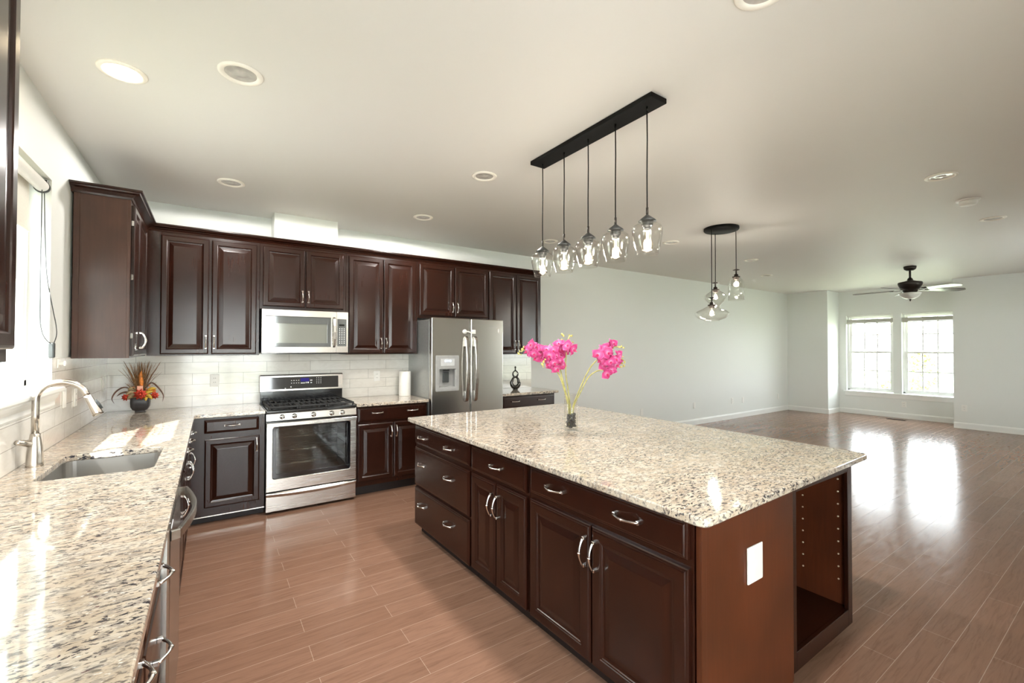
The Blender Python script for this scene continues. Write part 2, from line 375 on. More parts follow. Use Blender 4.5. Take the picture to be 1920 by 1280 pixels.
    def mesh(s, name, mat):
        me = bpy.data.meshes.new(name); me.from_pydata(s.v, [], s.f)
        me.polygons.foreach_set('use_smooth', s.sm); me.materials.append(M[mat]); me.update()
        bm = bmesh.new(); bm.from_mesh(me); bmesh.ops.recalc_face_normals(bm, faces=bm.faces[:]); bm.to_mesh(me); bm.free()
        return me
    def build(s, name, mat, parent=None, loc=None, rot=None):
        return link(name, s.mesh(name, mat), parent, loc, rot)
def link(name, me, parent=None, loc=None, rot=None):
    o = bpy.data.objects.new(name, me); col.objects.link(o)
    if parent: o.parent = parent
    if loc: o.location = loc
    if rot: o.rotation_euler = rot
    return o
def tag(o, label, cat, group=None):
    o['label'] = label; o['category'] = cat
    if group: o['group'] = group
    return o
def thing(name, label, cat, loc=(0, 0, 0), rz=0.0, group=None):
    o = bpy.data.objects.new(name, None); col.objects.link(o); o.empty_display_size = 0.1
    o.location = loc; o.rotation_euler = (0, 0, rz)
    return tag(o, label, cat, group)
def struct(o): o['kind'] = 'structure'; return o
def copy_tree(o, parent=None):
    c = o.copy(); col.objects.link(c)
    if parent: c.parent = parent
    for ch in o.children: copy_tree(ch, c)
    return c
def arc(cx, cy_, r, a0, a1, n): return [(cx + r * math.cos(R(a0 + (a1 - a0) * i / n)), cy_ + r * math.sin(R(a0 + (a1 - a0) * i / n))) for i in range(n + 1)]
def pix(u, depth, z=None):
    """point on the ground plan seen at image column u at a given distance along the lens axis"""
    lat = (u - 960) / F_PX * depth
    p = fx * depth + rx * lat
    return p if z is None else Vector((p.x, p.y, z))
XL, YB, ZC, CT = -0.736, 5.052, 2.762, 0.914

# ------------------------------------------------------------------ room shell
struct(MB().box(-0.95, 12.30, -0.95, 5.25, -0.20, 0.0).build('floor', 'floor_planks'))
struct(MB().box(-0.95, 12.30, -0.95, 5.25, ZC, ZC + 0.2).build('ceiling', 'ceiling_paint'))
WY0, WY1, WZ0, WZ1 = 2.28, 3.445, 1.235, 2.385         # kitchen window opening
b = MB(); b.box(XL - .16, XL, -0.95, WY0, 0, ZC); b.box(XL - .16, XL, WY1, YB + .16, 0, ZC); b.box(XL - .16, XL, WY0, WY1, 0, WZ0); b.box(XL - .16, XL, WY0, WY1, WZ1, ZC)
struct(b.build('wall_left', 'wall_paint'))
struct(MB().box(XL, 11.60, YB, YB + .16, 0, ZC).build('wall_back', 'wall_paint'))
XF, XB, B1, B2 = 11.415, 12.022, 4.215, 2.191
struct(MB().box(XF, XF + .14, B1, YB, 0, ZC).build('wall_far_left', 'wall_paint'))
struct(MB().box(XF, XF + .14, -0.75, B2, 0, ZC).build('wall_far_right', 'wall_paint'))
struct(MB().box(XF + .14, XB + .16, B1, B1 + .12, 0, ZC).build('wall_bay_left', 'wall_paint'))
struct(MB().box(XF + .14, XB + .16, B2 - .12, B2, 0, ZC).build('wall_bay_right', 'wall_paint'))
bw = [(3.228, 4.072), (2.243, 3.090)]; BZ0, BZ1 = 0.505, 2.205
b = MB(); b.box(XB, XB + .16, B2, bw[1][0], 0, ZC); b.box(XB, XB + .16, bw[1][1], bw[0][0], 0, ZC); b.box(XB, XB + .16, bw[0][1], B1, 0, ZC)
for a, c in bw: b.box(XB, XB + .16, a, c, 0, BZ0); b.box(XB, XB + .16, a, c, BZ1, ZC)
struct(b.build('wall_bay_back', 'wall_paint'))
YF = -0.75
DX0, DX1, DZ = -0.56, 1.20, 2.30                       # patio door opening behind the camera
FX0, FX1 = 7.0, 9.5                                    # living room windows in the same wall
b = MB(); b.box(XL, DX0, YF - .16, YF, 0, ZC); b.box(DX1, FX0, YF - .16, YF, 0, ZC); b.box(FX1, XF, YF - .16, YF, 0, ZC)
b.box(DX0, DX1, YF - .16, YF, DZ, ZC); b.box(FX0, FX1, YF - .16, YF, 0, 0.45); b.box(FX0, FX1, YF - .16, YF, 2.30, ZC)
struct(b.build('wall_front', 'wall_paint'))
# duct chase above the microwave
struct(MB().box(0.494, 1.075, 4.79, YB, 2.44, ZC).build('trim_1', 'wall_paint'))
# baseboards
def board(name, path):
    pr = [(0, 0), (0.016, 0), (0.016, 0.085), (0.012, 0.098), (0.006, 0.105), (0, 0.112)]
    struct(MB().sweep(path, pr).build(name, 'white_trim'))
board('baseboard_back', [(3.78, YB), (XF, YB)])
board('baseboard_far_left', [(XF, YB), (XF, B1), (XB, B1), (XB, B2 + .001)])
board('baseboard_far_right', [(XF, B2), (XF, YF)])
board('baseboard_front_right', [(XF, YF), (1.25, YF)])

def sash_window(name, face, c0, c1, z0, z1, wallpos, muntin=True, depth=0.09):
    """double hung window in a wall whose inner face is at wallpos; face '+x'/'-x'/'y'; c0..c1 along wall"""
    t = bpy.data.objects.new(name, None); col.objects.link(t); t['kind'] = 'structure'
    def bx(mb, a0, a1, d0, d1, za, zb, b=0.003):
        if face == 'bay': mb.box(wallpos + d0, wallpos + d1, a0, a1, za, zb, b)
        elif face == 'left': mb.box(wallpos - d1, wallpos - d0, a0, a1, za, zb, b)
        else: mb.box(a0, a1, wallpos - d1, wallpos - d0, za, zb, b)
    f = MB(); w = 0.035; D0, D1 = depth, depth + .06
    bx(f, c0, c0 + w, D0, D1, z0, z1); bx(f, c1 - w, c1, D0, D1, z0, z1); bx(f, c0, c1, D0, D1, z1 - w, z1); bx(f, c0, c1, D0, D1, z0, z0 + w)
    f.build('window_frame', 'white_trim', t)
    zm = z0 + (z1 - z0) * 0.512
    for nm, za, zb, d0 in (('lower_sash', z0 + w, zm + .02, D0 + .004), ('upper_sash', zm - .02, z1 - w, D0 + .032)):
        s_ = MB(); a, c = c0 + w, c1 - w; q = 0.042
        bx(s_, a, a + q, d0, d0 + .024, za, zb); bx(s_, c - q, c, d0, d0 + .024, za, zb); bx(s_, a + q, c - q, d0, d0 + .024, za, za + q); bx(s_, a + q, c - q, d0, d0 + .024, zb - q, zb)
        so = s_.build(nm, 'white_trim', t)
        gl = MB(); bx(gl, a + q, c - q, d0 + .010, d0 + .014, za + q, zb - q, 0); gl.build('glass_pane', 'window_glass', so)
        if muntin:
            mu = MB(); n = 3
            for i in range(1, n): x = a + q + (c - a - 2 * q) * i / n; bx(mu, x - .011, x + .011, d0 + .006, d0 + .018, za + q, zb - q, 0)
            zc = (za + zb) / 2; bx(mu, a + q, c - q, d0 + .007, d0 + .017, zc - .011, zc + .011, 0)
            mu.build('muntin_grid', 'white_trim', so)
    return t
w1 = sash_window('window_1', 'left', WY0, WY1, WZ0 + .02, WZ1, XL, False, 0.085)
w2 = sash_window('window_2', 'bay', bw[0][0], bw[0][1], BZ0 + .01, BZ1, XB)
w3 = sash_window('window_3', 'bay', bw[1][0], bw[1][1], BZ0 + .01, BZ1, XB)
w4 = sash_window('window_4', 'front', FX0, FX0 + 1.25, 0.45, 2.30, YF)
w5 = sash_window('window_5', 'front', FX0 + 1.25, FX1, 0.45, 2.30, YF)
# sills
def sill(par, path, pr, mat='white_trim'): return MB().sweep(path, pr).build('window_sill', mat, par)
b = MB(); b.box(XL - .09, XL + .05, WY0 - .07, WY1 + .10, 1.212, 1.240, 0.008); b.build('window_sill', 'white_trim', w1)
b = MB().sweep([(XL, WY1 + .05), (XL, WY0 - .04)][::-1], [(0, 1.13), (0.010, 1.13), (0.016, 1.142), (0.016, 1.165), (0.028, 1.185), (0.034, 1.20), (0.034, 1.212), (0, 1.212)]); b.build('window_apron', 'white_trim', w1)
t1 = MB(); t1.box(XB - .045, XB + .10, 2.197, 4.12, 0.478, 0.507, 0.006); t1.box(XB - .018, XB, 2.197, 4.10, 0.40, 0.478, 0.004)
struct(t1.build('trim_2', 'white_trim'))
# patio door behind the camera
d1 = bpy.data.objects.new('door_1', None); col.objects.link(d1); d1['kind'] = 'structure'
b = MB(); b.box(DX0, DX1, YF - .12, YF - .03, DZ - .07, DZ, .004); b.box(DX0, DX0 + .05, YF - .12, YF - .03, 0, DZ - .07, .004); b.box(DX1 - .05, DX1, YF - .12, YF - .03, 0, DZ - .07, .004); b.box(DX0 + .05, DX1 - .05, YF - .12, YF - .03, 0.0, 0.035, .004)
b.build('door_frame', 'white_trim', d1)
mid_ = (DX0 + DX1) / 2
for x0, x1, y in ((DX0 + .05, mid_ + .03, -.075), (mid_ - .03, DX1 - .05, -.115)):
    b = MB(); zt_ = DZ - .072; b.box(x0, x0 + .06, YF + y, YF + y + .035, .036, zt_, .003); b.box(x1 - .06, x1, YF + y, YF + y + .035, .036, zt_, .003); b.box(x0 + .06, x1 - .06, YF + y, YF + y + .035, .036, .12, .003); b.box(x0 + .06, x1 - .06, YF + y, YF + y + .035, zt_ - .07, zt_, .003)
    p = b.build('door_panel', 'white_trim', d1)
    MB().box(x0 + .06, x1 - .06, YF + y + .015, YF + y + .02, .12, zt_ - .07).build('glass_pane', 'window_glass', p)
struct(MB().box(-1.6, 4.5, -3.0, -0.93, 2.50, 2.62).build('eave_sun_block', 'white_trim'))  # unseen overhang, added to keep direct sun off the kitchen floor
struct(MB().box(4.5, 12.3, -5.6, -0.93, 2.36, 2.50).build('porch_sky_block', 'white_trim'))  # unseen deep roof, added to cut sky light on the living room floor
struct(MB().box(-90, 140, -90, 90, -2.3, -2.0).build('lawn', 'lawn_grass'))
struct(MB().box(-3.0, 13.0, -9.0, -0.915, -0.35, -0.12).build('patio_bounce_slab', 'pale_concrete'))  # unseen pale slab, added to bounce daylight up to the ceiling
# backsplash tile (part of the walls)
struct(MB().box(-0.724, 3.757, YB - .012, YB - .0005, 0.90, 1.40).build('wall_tile_back', 'tile_back'))
b = MB(); b.box(XL + .0005, XL + .012, -0.5, WY0 - .072, 0.90, 1.40); b.box(XL + .0005, XL + .012, WY1, YB - .013, 0.90, 1.21); b.box(XL + .0005, XL + .012, WY1, YB - .013, 1.2101, 1.40); b.box(XL + .0005, XL + .012, WY0 - .072, WY1, 0.90, 1.129)
struct(b.build('wall_tile_left', 'tile_left'))

# ------------------------------------------------------------------ cabinets
RAISED = [(0, .001), (0, .015), (.004, .019), (.010, .021), (.040, .021), (.044, .018), (.048, .013), (.056, .011), (.084, .0190), (.087, .0195)]
ISLAND_DOOR = [(0, .001), (0, .012), (.004, .015), (.009, .016), (.012, .020), (.018, .021), (.052, .021), (.055, .018), (.060, .017), (.063, .013), (.070, .011), (.102, .0190), (.105, .0195)]
SLAB = [(0, .001), (0, .012), (.005, .015), (.010, .016), (.014, .020), (.020, .021)]
BEVEL = [(0, .001), (0, .012), (.003, .014), (.020, .021), (.023, .021)]
def pull_mesh(L=0.105, bow=0.020):
    b = MB()
    for s_ in (-1, 1):
        x = s_ * L / 2
        b.box(x - .0065, x + .0065, -.016, 0, -.0075, .0075, .002)
    n = 14; pts = []; rs = []
    for i in range(n + 1):
        q = i / n; pts.append((-L / 2 + L * q, -.014 - bow * math.sin(math.pi * q) ** 0.9, 0)); rs.append(.0042 + .0014 * math.cos(2 * math.pi * q) ** 2)
    b.tube(pts, rs, 8); b.tube([(-.003, -.014 - bow, 0), (.003, -.014 - bow, 0)], .0075, 10)
    return b.mesh('pull', 'pull_nickel')
PULL = pull_mesh()
BIGPULL = pull_mesh(0.12, 0.024)
def put_pull(parent, x, z, vertical, out=.021, me=None):
    o = link('handle', me or PULL, parent, (x, -out, z), (0, R(90), 0) if vertical else None); return o
def front(root, kind, x0, x1, z0, z1, prof, pulls, mat='cherry_wood', me=None):
    o = MB().rings(x0, x1, z0, z1, prof).build(kind, mat, root)
    for x, z, v in pulls: put_pull(o, x, z, v, .0205, me)
    return o
def carcass(root, w, d, z0, z1, mat='cherry_wood', x0=0.0):
    return MB().box(x0, w, 0, d, z0, z1, .0015).build('carcass', mat, root)
def toe(root, w, d, h, x0=0.0, rec=.06):
    return MB().box(x0, w, rec, d, 0.001, h - .001).build('toe_kick', 'dark_toe', root)

# wall cabinets along the back wall (frame plane Y 4.747)
UY, UD = 4.748, YB - 4.748 - .001
U_TOP = 2.440
def upper(label, x0, x1, zb, doors, group='wall cabinets over the back counter'):
    r = thing('wall_cabinet', label, 'cabinet', (x0, UY, zb), 0, group)
    carcass(r, x1 - x0 - .001, UD, 0, U_TOP - zb)
    for a, c, za, zt, hx in doors:
        front(r, 'door', a - x0, c - x0, za - zb, zt - zb, RAISED, [(hx - x0, za - zb + .105, True)])
    return r
upper('tall two-door cherry wall cabinet left of the microwave, its panels shining grey', -0.444, 0.372, 1.392, [(-.356, -.019, 1.404, 2.413, -.038), (.001, .347, 1.404, 2.413, .022)])
upper('short two-door cherry wall cabinet directly above the microwave', 0.373, 1.150, 1.826, [(.399, .757, 1.853, 2.416, .735), (.768, 1.123, 1.853, 2.416, .790)])
upper('tall two-door cherry wall cabinet between microwave and refrigerator', 1.151, 1.930, 1.392, [(1.178, 1.534, 1.403, 2.418, 1.512), (1.545, 1.903, 1.403, 2.418, 1.567)])
upper('short two-door cherry wall cabinet directly above the refrigerator', 1.931, 2.868, 1.800, [(1.952, 2.388, 1.832, 2.415, 2.362), (2.400, 2.857, 1.832, 2.415, 2.426)])
upper('two-door cherry wall cabinet above the figurine at the right end of the row', 2.869, 3.700, 1.380, [(2.880, 3.283, 1.392, 2.415, 3.262), (3.295, 3.684, 1.392, 2.415, 3.316)])

# wall cabinet on the window wall beside the corner
r = thing('wall_cabinet', 'cherry wall cabinet on the window wall, broad plain side panel, right of the window', 'cabinet', (-0.447, 3.850, 1.392), R(90), 'wall cabinets on the window wall')
carcass(r, 0.890, 0.276, 0, U_TOP - 1.392)
front(r, 'door', .022, .292, .012, 1.02, RAISED, [(.268, .120, True)])
front(r, 'door', .300, .720, .012, 1.02, RAISED, [(.330, .120, True)])
b = MB().box(-.004, 0, 0, .276, 0, U_TOP - 1.392).box(-.010, -.0045, .246, .276, 0, U_TOP - 1.392, .002).box(-.0085, -.0045, .0005, .018, 0, U_TOP - 1.392, .002)
b.build('side_panel', 'cherry_side', r)
for z in (.13, .52, .88):
    MB().box(.006, .020, -.014, -.001, z, z + .035, .002).build('hinge', 'pull_nickel', r)

# wall cabinet at the very left edge of the photograph, near the camera
r = thing('wall_cabinet', 'cherry wall cabinet left of the window, cut off by the picture edge', 'cabinet', (-0.447, 0.86, 1.424), R(90), 'wall cabinets on the window wall')
carcass(r, 0.860, 0.276, 0, U_TOP - 1.424)
front(r, 'door', .020, .424, .034, 1.0, RAISED, [(.398, .140, True)])
front(r, 'door', .432, .845, .034, 1.0, RAISED, [(.456, .140, True)])

# crown molding running over the whole cabinet row
cp = [(0, 2.4405), (.004, 2.4405), (.010, 2.452), (.014, 2.455), (.030, 2.468), (.048, 2.474), (.052, 2.482), (.064, 2.485), (.064, 2.497), (0, 2.497)]
cr = MB().sweep([(XL + .002, 3.843), (-.447, 3.843), (-.447, UY), (3.700, UY), (3.700, YB - .001)], cp)
cr.box(XL + .002, -.447, 3.843, YB - .001, 2.4405, 2.470); cr.box(-.447, 3.70, UY, YB - .001, 2.4405, 2.470)
tag(cr.build('crown_molding', 'cherry_wood'), 'stepped dark cherry crown molding along the tops of the wall cabinets', 'molding')

# base cabinets on the back wall (frame plane Y 4.452)
BY, BD = 4.452, YB - 4.452 - .013
r = thing('base_cabinet', 'corner base cabinet left of the range, one drawer over one raised-panel door', 'cabinet', (-0.144, BY, 0), 0, 'base cabinets along the back wall')
carcass(r, .543, BD, .062, .883); toe(r, .543, BD, .062)
front(r, 'drawer', .104, .497, .750, .862, BEVEL, [(.300, .808, False)])
front(r, 'door', .108, .503, .140, .702, RAISED, [(.480, .625, True)])
MB().box(.0, .543, -.004, -.0005, .062, .070).build('toe_trim', 'pull_nickel', r)
r = thing('base_cabinet', 'base cabinet right of the range, wide two-pull drawer over two doors', 'cabinet', (1.180, BY, 0), 0, 'base cabinets along the back wall')
carcass(r, .745, BD, .095, .883); toe(r, .745, BD, .095)
front(r, 'drawer', .014, .735, .728, .872, SLAB, [(.205, .812, False), (.575, .812, False)])
front(r, 'door', .018, .370, .146, .706, RAISED, [(.347, .615, True)])
front(r, 'door', .378, .730, .146, .706, RAISED, [(.401, .615, True)])
r = thing('base_cabinet', 'base cabinet right of the refrigerator, nearly black, wide two-pull drawer', 'cabinet', (2.866, BY, 0), 0, 'base cabinets along the back wall')
carcass(r, .829, BD, .095, .883); toe(r, .829, BD, .095)
front(r, 'drawer', .020, .812, .728, .872, SLAB, [(.20, .812, False), (.60, .812, False)])
front(r, 'door', .020, .412, .146, .706, RAISED, [(.388, .615, True)])
front(r, 'door', .420, .812, .146, .706, RAISED, [(.444, .615, True)])

# base cabinets under the window counter, facing +X (frame plane X -0.145)
LX, LD = -0.146, 0.574
def lbase(label, y0, y1):
    r = thing('base_cabinet', label, 'cabinet', (LX, y0, 0), R(90), 'base cabinets under the window counter')
    carcass(r, y1 - y0 - .002, LD, .062, .883); toe(r, y1 - y0 - .002, LD, .062); return r
r = lbase('narrow base cabinet under the window counter beside the inner corner', 4.056, 4.440)
front(r, 'drawer', .01, .30, .745, .862, BEVEL, [(.155, .805, False)])
front(r, 'door', .01, .30, .140, .702, RAISED, [(.04, .62, True)])
r = lbase('two-door base cabinet between the sink cabinet and the corner cabinet', 3.396, 4.054)
front(r, 'drawer', .01, .646, .745, .862, BEVEL, [(.13, .805, False), (.47, .805, False)])
front(r, 'door', .01, .324, .140, .702, RAISED, [(.298, .63, True)])
front(r, 'door', .332, .646, .140, .702, RAISED, [(.358, .63, True)])
r = thing('base_cabinet', 'two-door sink cabinet beside the dishwasher under the window', 'cabinet', (LX, 2.482, 0), R(90), 'base cabinets under the window counter')
b = MB().box(0, .018, 0, LD, .062, .883).box(.892, .910, 0, LD, .062, .883).box(.018, .892, 0, .02, .062, .883).box(.018, .892, .02, LD, .062, .08)
b.build('carcass', 'cherry_wood', r); toe(r, .91, LD, .062)
front(r, 'false_front', .02, .89, .745, .862, BEVEL, [])
front(r, 'door', .02, .450, .140, .702, RAISED, [(.424, .63, True)])
front(r, 'door', .458, .89, .140, .702, RAISED, [(.484, .63, True)])
r = lbase('drawer base cabinet in front of the dishwasher under the window counter', 1.396, 1.858)
for za, zb in ((.728, .862), (.440, .715), (.100, .427)): front(r, 'drawer', .012, .448, za, zb, SLAB, [(.235, (za + zb) / 2 + .015, False)], me=BIGPULL)
r = lbase('base cabinet nearest the camera under the window counter', 0.50, 1.394)
front(r, 'drawer', .012, .880, .728, .862, SLAB, [(.23, .80, False), (.66, .80, False)])
front(r, 'door', .012, .442, .100, .705, RAISED, [(.416, .62, True)])
front(r, 'door', .450, .880, .100, .705, RAISED, [(.476, .62, True)])

# island cabinets facing -X, the whole run turned 1.2 degrees
ISL = R(-90 + 1.2)
def ix(y): return 1.408 - .021 * (y - .93)
def icab(label, y0, y1):
    r = thing('island_cabinet', label, 'cabinet', (ix(y1), y1, 0), ISL, 'cabinets of the island facing the range side')
    carcass(r, y1 - y0 - .002, .57, .085, .883); toe(r, y1 - y0 - .002, .57, .085, rec=.05); return r
r = icab('three-drawer island cabinet at the far end of the island', 2.466, 3.345); w = .877
for za, zb, zp in ((.712, .850, .776), (.392, .683, .572), (.084, .372, .262)): front(r, 'drawer', .012, w - .008, za, zb, SLAB, [(.165, zp, False), (.598, zp, False)])
r = icab('island cabinet in the middle, one drawer over two narrow doors', 1.872, 2.464); w = .590
front(r, 'drawer', .012, w - .010, .700, .848, SLAB, [(.300, .778, False)])
front(r, 'door', .012, .288, .092, .680, ISLAND_DOOR, [(.262, .555, True)], me=BIGPULL)
front(r, 'door', .296, w - .010, .092, .680, ISLAND_DOOR, [(.320, .555, True)], me=BIGPULL)
r = icab('island cabinet nearest the camera, wide two-pull drawer over two broad doors', .930, 1.870); w = .938
front(r, 'drawer', .018, w - .016, .715, .852, SLAB, [(.222, .787, False), (.660, .787, False)], me=BIGPULL)
front(r, 'door', .018, .450, .088, .686, ISLAND_DOOR, [(.424, .567, True)], me=BIGPULL)
front(r, 'door', .458, w - .014, .088, .686, ISLAND_DOOR, [(.484, .567, True)], me=BIGPULL)
# end panel, open bookcase and back panel of the island
b = MB().box(1.4095, 2.092, .908, .926, .028, .883, .002).box(1.410, 1.440, .905, .908, .028, .883, .001)
tag(b.build('island_end_panel', 'cherry_panel'), 'plain reddish end panel of the island carrying a blank white outlet cover', 'panel')
r = thing('open_bookcase', 'empty open bookcase built into the near right corner of the island', 'bookcase', (2.096, .927, 0), 0)
W_, D_ = .694, .46
b = MB().box(0, .018, .02, D_, .085, .883).box(W_ - .018, W_, .02, D_, .085, .883).box(.018, W_ - .018, .02, D_, .865, .883)
b.build('carcass', 'cherry_panel', r)
MB().box(.018, W_ - .018, D_ - .012, D_, .10, .865).build('back_board', 'cherry_panel', r)
MB().box(.018, W_ - .018, .021, D_ - .012, .085, .112).build('bottom_shelf', 'cherry_wood', r)
b = MB().box(0, .070, 0, .02, .030, .883, .002).box(W_ - .050, W_, 0, .02, .030, .883, .002).box(.070, W_ - .050, 0, .02, .030, .114, .002).box(.070, W_ - .050, 0, .02, .822, .883, .002).box(-.003, .012, -.006, -.0005, .030, .883, .001)
b.build('face_frame', 'cherry_wood', r)
toe(r, W_, D_, .084)
for k in range(9):
    for y in (.055, .225):
        MB().lathe([(.0001, 0), (.0045, 0), (.0045, .003), (.0001, .003)], 8, (W_ - .0212, y, .24 + k * .066), 'x').build('shelf_pin_hole', 'shelf_pin', r)
tag(MB().box(2.772, 2.790, 1.39, 3.32, .03, .883, .002).build('island_back_panel', 'cherry_panel'), 'dark panel closing the living room side of the island', 'panel')

# ------------------------------------------------------------------ worktops
def rounded(p0, p1, p2, r_, n=6):
    a = (Vector(p0) - Vector(p1)).normalized(); c = (Vector(p2) - Vector(p1)).normalized(); p1 = Vector(p1)
    return [tuple((p1 + a * r_) * (1 - q) ** 2 + p1 * 2 * q * (1 - q) + (p1 + c * r_) * q * q) for q in [i / n for i in range(n + 1)]]
SX0, SX1, SY0, SY1 = -.602, -.212, 2.595, 3.125
hole = arc(SX1 - .04, SY1 - .04, .04, 0, 90, 5) + arc(SX0 + .04, SY1 - .04, .04, 90, 180, 5) + arc(SX0 + .04, SY0 + .04, .04, 180, 270, 5) + arc(SX1 - .04, SY0 + .04, .04, 270, 360, 5)
outer = [(-.7235, -.45), (-.104, -.45), (-.104, 4.375), (-.094, 4.400), (-.07, 4.408), (.397, 4.408), (.397, YB - .0125), (-.7235, YB - .0125)]
ct = MB().slab(outer, .8835, CT, hole, .004).build('countertop', 'granite')
tag(ct, 'L-shaped speckled granite countertop under the window with the sink cut into it', 'countertop', 'granite countertops')
tag(MB().slab([(1.178, 4.408), (1.927, 4.408), (1.927, YB - .0125), (1.178, YB - .0125)], .8835, CT, None, .004).build('countertop', 'granite'), 'short granite countertop between the range and the refrigerator', 'countertop', 'granite countertops')
tag(MB().slab([(2.862, 4.412)] + rounded((2.862, 4.412), (3.742, 4.412), (3.742, 5.0), .02) + [(3.742, YB - .0125), (2.862, YB - .0125)], .8835, CT, None, .004).build('countertop', 'granite'), 'short granite countertop right of the refrigerator under a black figurine', 'countertop', 'granite countertops')
q = [(1.310, .826), (2.850, .872), (2.890, 3.368), (1.283, 3.352)]
io = rounded(q[3], q[0], q[1], .045) + rounded(q[0], q[1], q[2], .03) + rounded(q[1], q[2], q[3], .03) + rounded(q[2], q[3], q[0], .02)
tag(MB().slab(io, .8835, CT, None, .005).build('countertop', 'granite'), 'large rectangular granite worktop of the island with a flower vase on it', 'countertop', 'granite countertops')

# ------------------------------------------------------------------ sink and faucet
r = thing('kitchen_sink', 'undermount stainless steel sink below the window', 'sink', ((SX0 + SX1) / 2, (SY0 + SY1) / 2, .70))
hx, hy = (SX1 - SX0) / 2 + .006, (SY1 - SY0) / 2 + .006
def rr_(hx, hy, r_): return arc(hx - r_, hy - r_, r_, 0, 90, 5) + arc(-hx + r_, hy - r_, r_, 90, 180, 5) + arc(-hx + r_, -hy + r_, r_, 180, 270, 5) + arc(hx - r_, -hy + r_, r_, 270, 360, 5)
lv = [(hx + .02, hy + .02, .05, .1828), (hx, hy, .045, .1828), (hx - .004, hy - .004, .045, .02), (hx - .02, hy - .02, .04, .004), (.05, .05, .049, 0.0)]
vs = [(p[0], p[1], z) for a, b_, c_, z in lv for p in rr_(a, b_, c_)]; n = 24; fs = []
for i in range(4):
    for k in range(n): fs.append((i * n + k, i * n + (k + 1) % n, (i + 1) * n + (k + 1) % n, (i + 1) * n + k))
fs.append(tuple(4 * n + k for k in range(n)))
bs = MB().add(vs, fs, False).build('basin', 'sink_steel', r)
MB().lathe([(.048, .001), (.040, .003), (.034, .001), (.012, .002), (.001, .003)], 24).build('drain', 'pull_nickel', r)

r = thing('faucet', 'brushed nickel pull-down gooseneck faucet standing behind the sink', 'faucet', (-.668, 2.935, CT))
MB().lathe([(.030, .0005), (.0305, .004), (.029, .02), (.0285, .05), (.025, .09), (.0185, .135), (.0165, .150), (.001, .152)], 28).build('body', 'nickel_brushed', r)
pts = [(0, 0, .150), (0, 0, .24), (0, 0, .29)] + [(.086 - .086 * math.cos(R(a)), 0, .305 + .086 * math.sin(R(a)) * .92) for a in range(10, 166, 8)]
last = Vector(pts[-1]); d_ = (last - Vector(pts[-2])).normalized(); pts += [tuple(last + d_ * .015)]
MB().tube(pts, .0135, 16).build('spout_neck', 'nickel_brushed', r)
e0 = Vector(pts[-1]); e1 = e0 + d_ * .105
MB().tube([e0, e0 + d_ * .012, e0 + d_ * .05, e0 + d_ * .09, e1], [.0145, .0155, .0175, .0215, .0215], 18).build('spray_head', 'nickel_brushed', r)
side = Vector((0, -1, 0)); bt = e0 + d_ * .055; nrm = d_.cross(side).normalized()
if nrm.x < 0: nrm = -nrm
MB().tube([bt - d_ * .022 + nrm * .018, bt + nrm * .020, bt + d_ * .028 + nrm * .023], [.006, .008, .006], 10).build('spray_button', 'dark_plastic', r)
MB().tube([(-.012, -.010, .105), (-.030, -.045, .118), (-.040, -.075, .125)], [.016, .013, .011], 14).build('lever_handle', 'nickel_brushed', r)

# ------------------------------------------------------------------ appliances
def vslab(outer, d0, d1, hole=None, e=.003):
    """plate standing upright in the x-z plane, thickness d0..d1 measured outward (-y)"""
    b = MB().slab(outer, d0, d1, hole, e); b.v = [(x, -z, y) for x, y, z in b.v]; return b
def rect(x0, x1, z0, z1, r=0.0, n=4):
    if r <= 0: return [(x0, z0), (x1, z0), (x1, z1), (x0, z1)]
    return arc(x1 - r, z1 - r, r, 0, 90, n) + arc(x0 + r, z1 - r, r, 90, 180, n) + arc(x0 + r, z0 + r, r, 180, 270, n) + arc(x1 - r, z0 + r, r, 270, 360, n)
def bar(path, half_w, th, wdir):
    """flat bar of rectangular section following path; wdir = width direction"""
    path = [Vector(p) for p in path]; wd = Vector(wdir); vs = []; fs = []
    for i, p in enumerate(path):
        t_ = (path[min(i + 1, len(path) - 1)] - path[max(i - 1, 0)]).normalized(); nn = t_.cross(wd).normalized()
        c = th / 2; k = half_w; e = min(c, k) * .5
        for a, b_ in ((k - e, c), (k, c - e), (k, -c + e), (k - e, -c), (-k + e, -c), (-k, -c + e), (-k, c - e), (-k + e, c)): vs.append(p + wd * a + nn * b_)
    for i in range(len(path) - 1):
        for k in range(8): fs.append((i * 8 + k, i * 8 + (k + 1) % 8, i * 8 + 8 + (k + 1) % 8, i * 8 + 8 + k))
    fs += [tuple(range(8)), tuple((len(path) - 1) * 8 + k for k in range(8))]
    return MB().add(vs, fs)
def lettering(body, size, parent, loc, rz=0.0, mat='logo_silver', name='logo', italic=0.0):
    cu = bpy.data.curves.new(name, 'FONT'); cu.body = body; cu.size = size; cu.extrude = .0006; cu.align_x = 'CENTER'; cu.align_y = 'CENTER'; cu.shear = italic
    to = bpy.data.objects.new('lettering', cu); col.objects.link(to); bpy.context.view_layer.update()
    me = bpy.data.meshes.new_from_object(to.evaluated_get(bpy.context.evaluated_depsgraph_get())); bpy.data.objects.remove(to); bpy.data.curves.remove(cu)
    me.materials.clear(); me.materials.append(M[mat]); o = link(name, me, parent, loc, (R(90), 0, rz)); return o

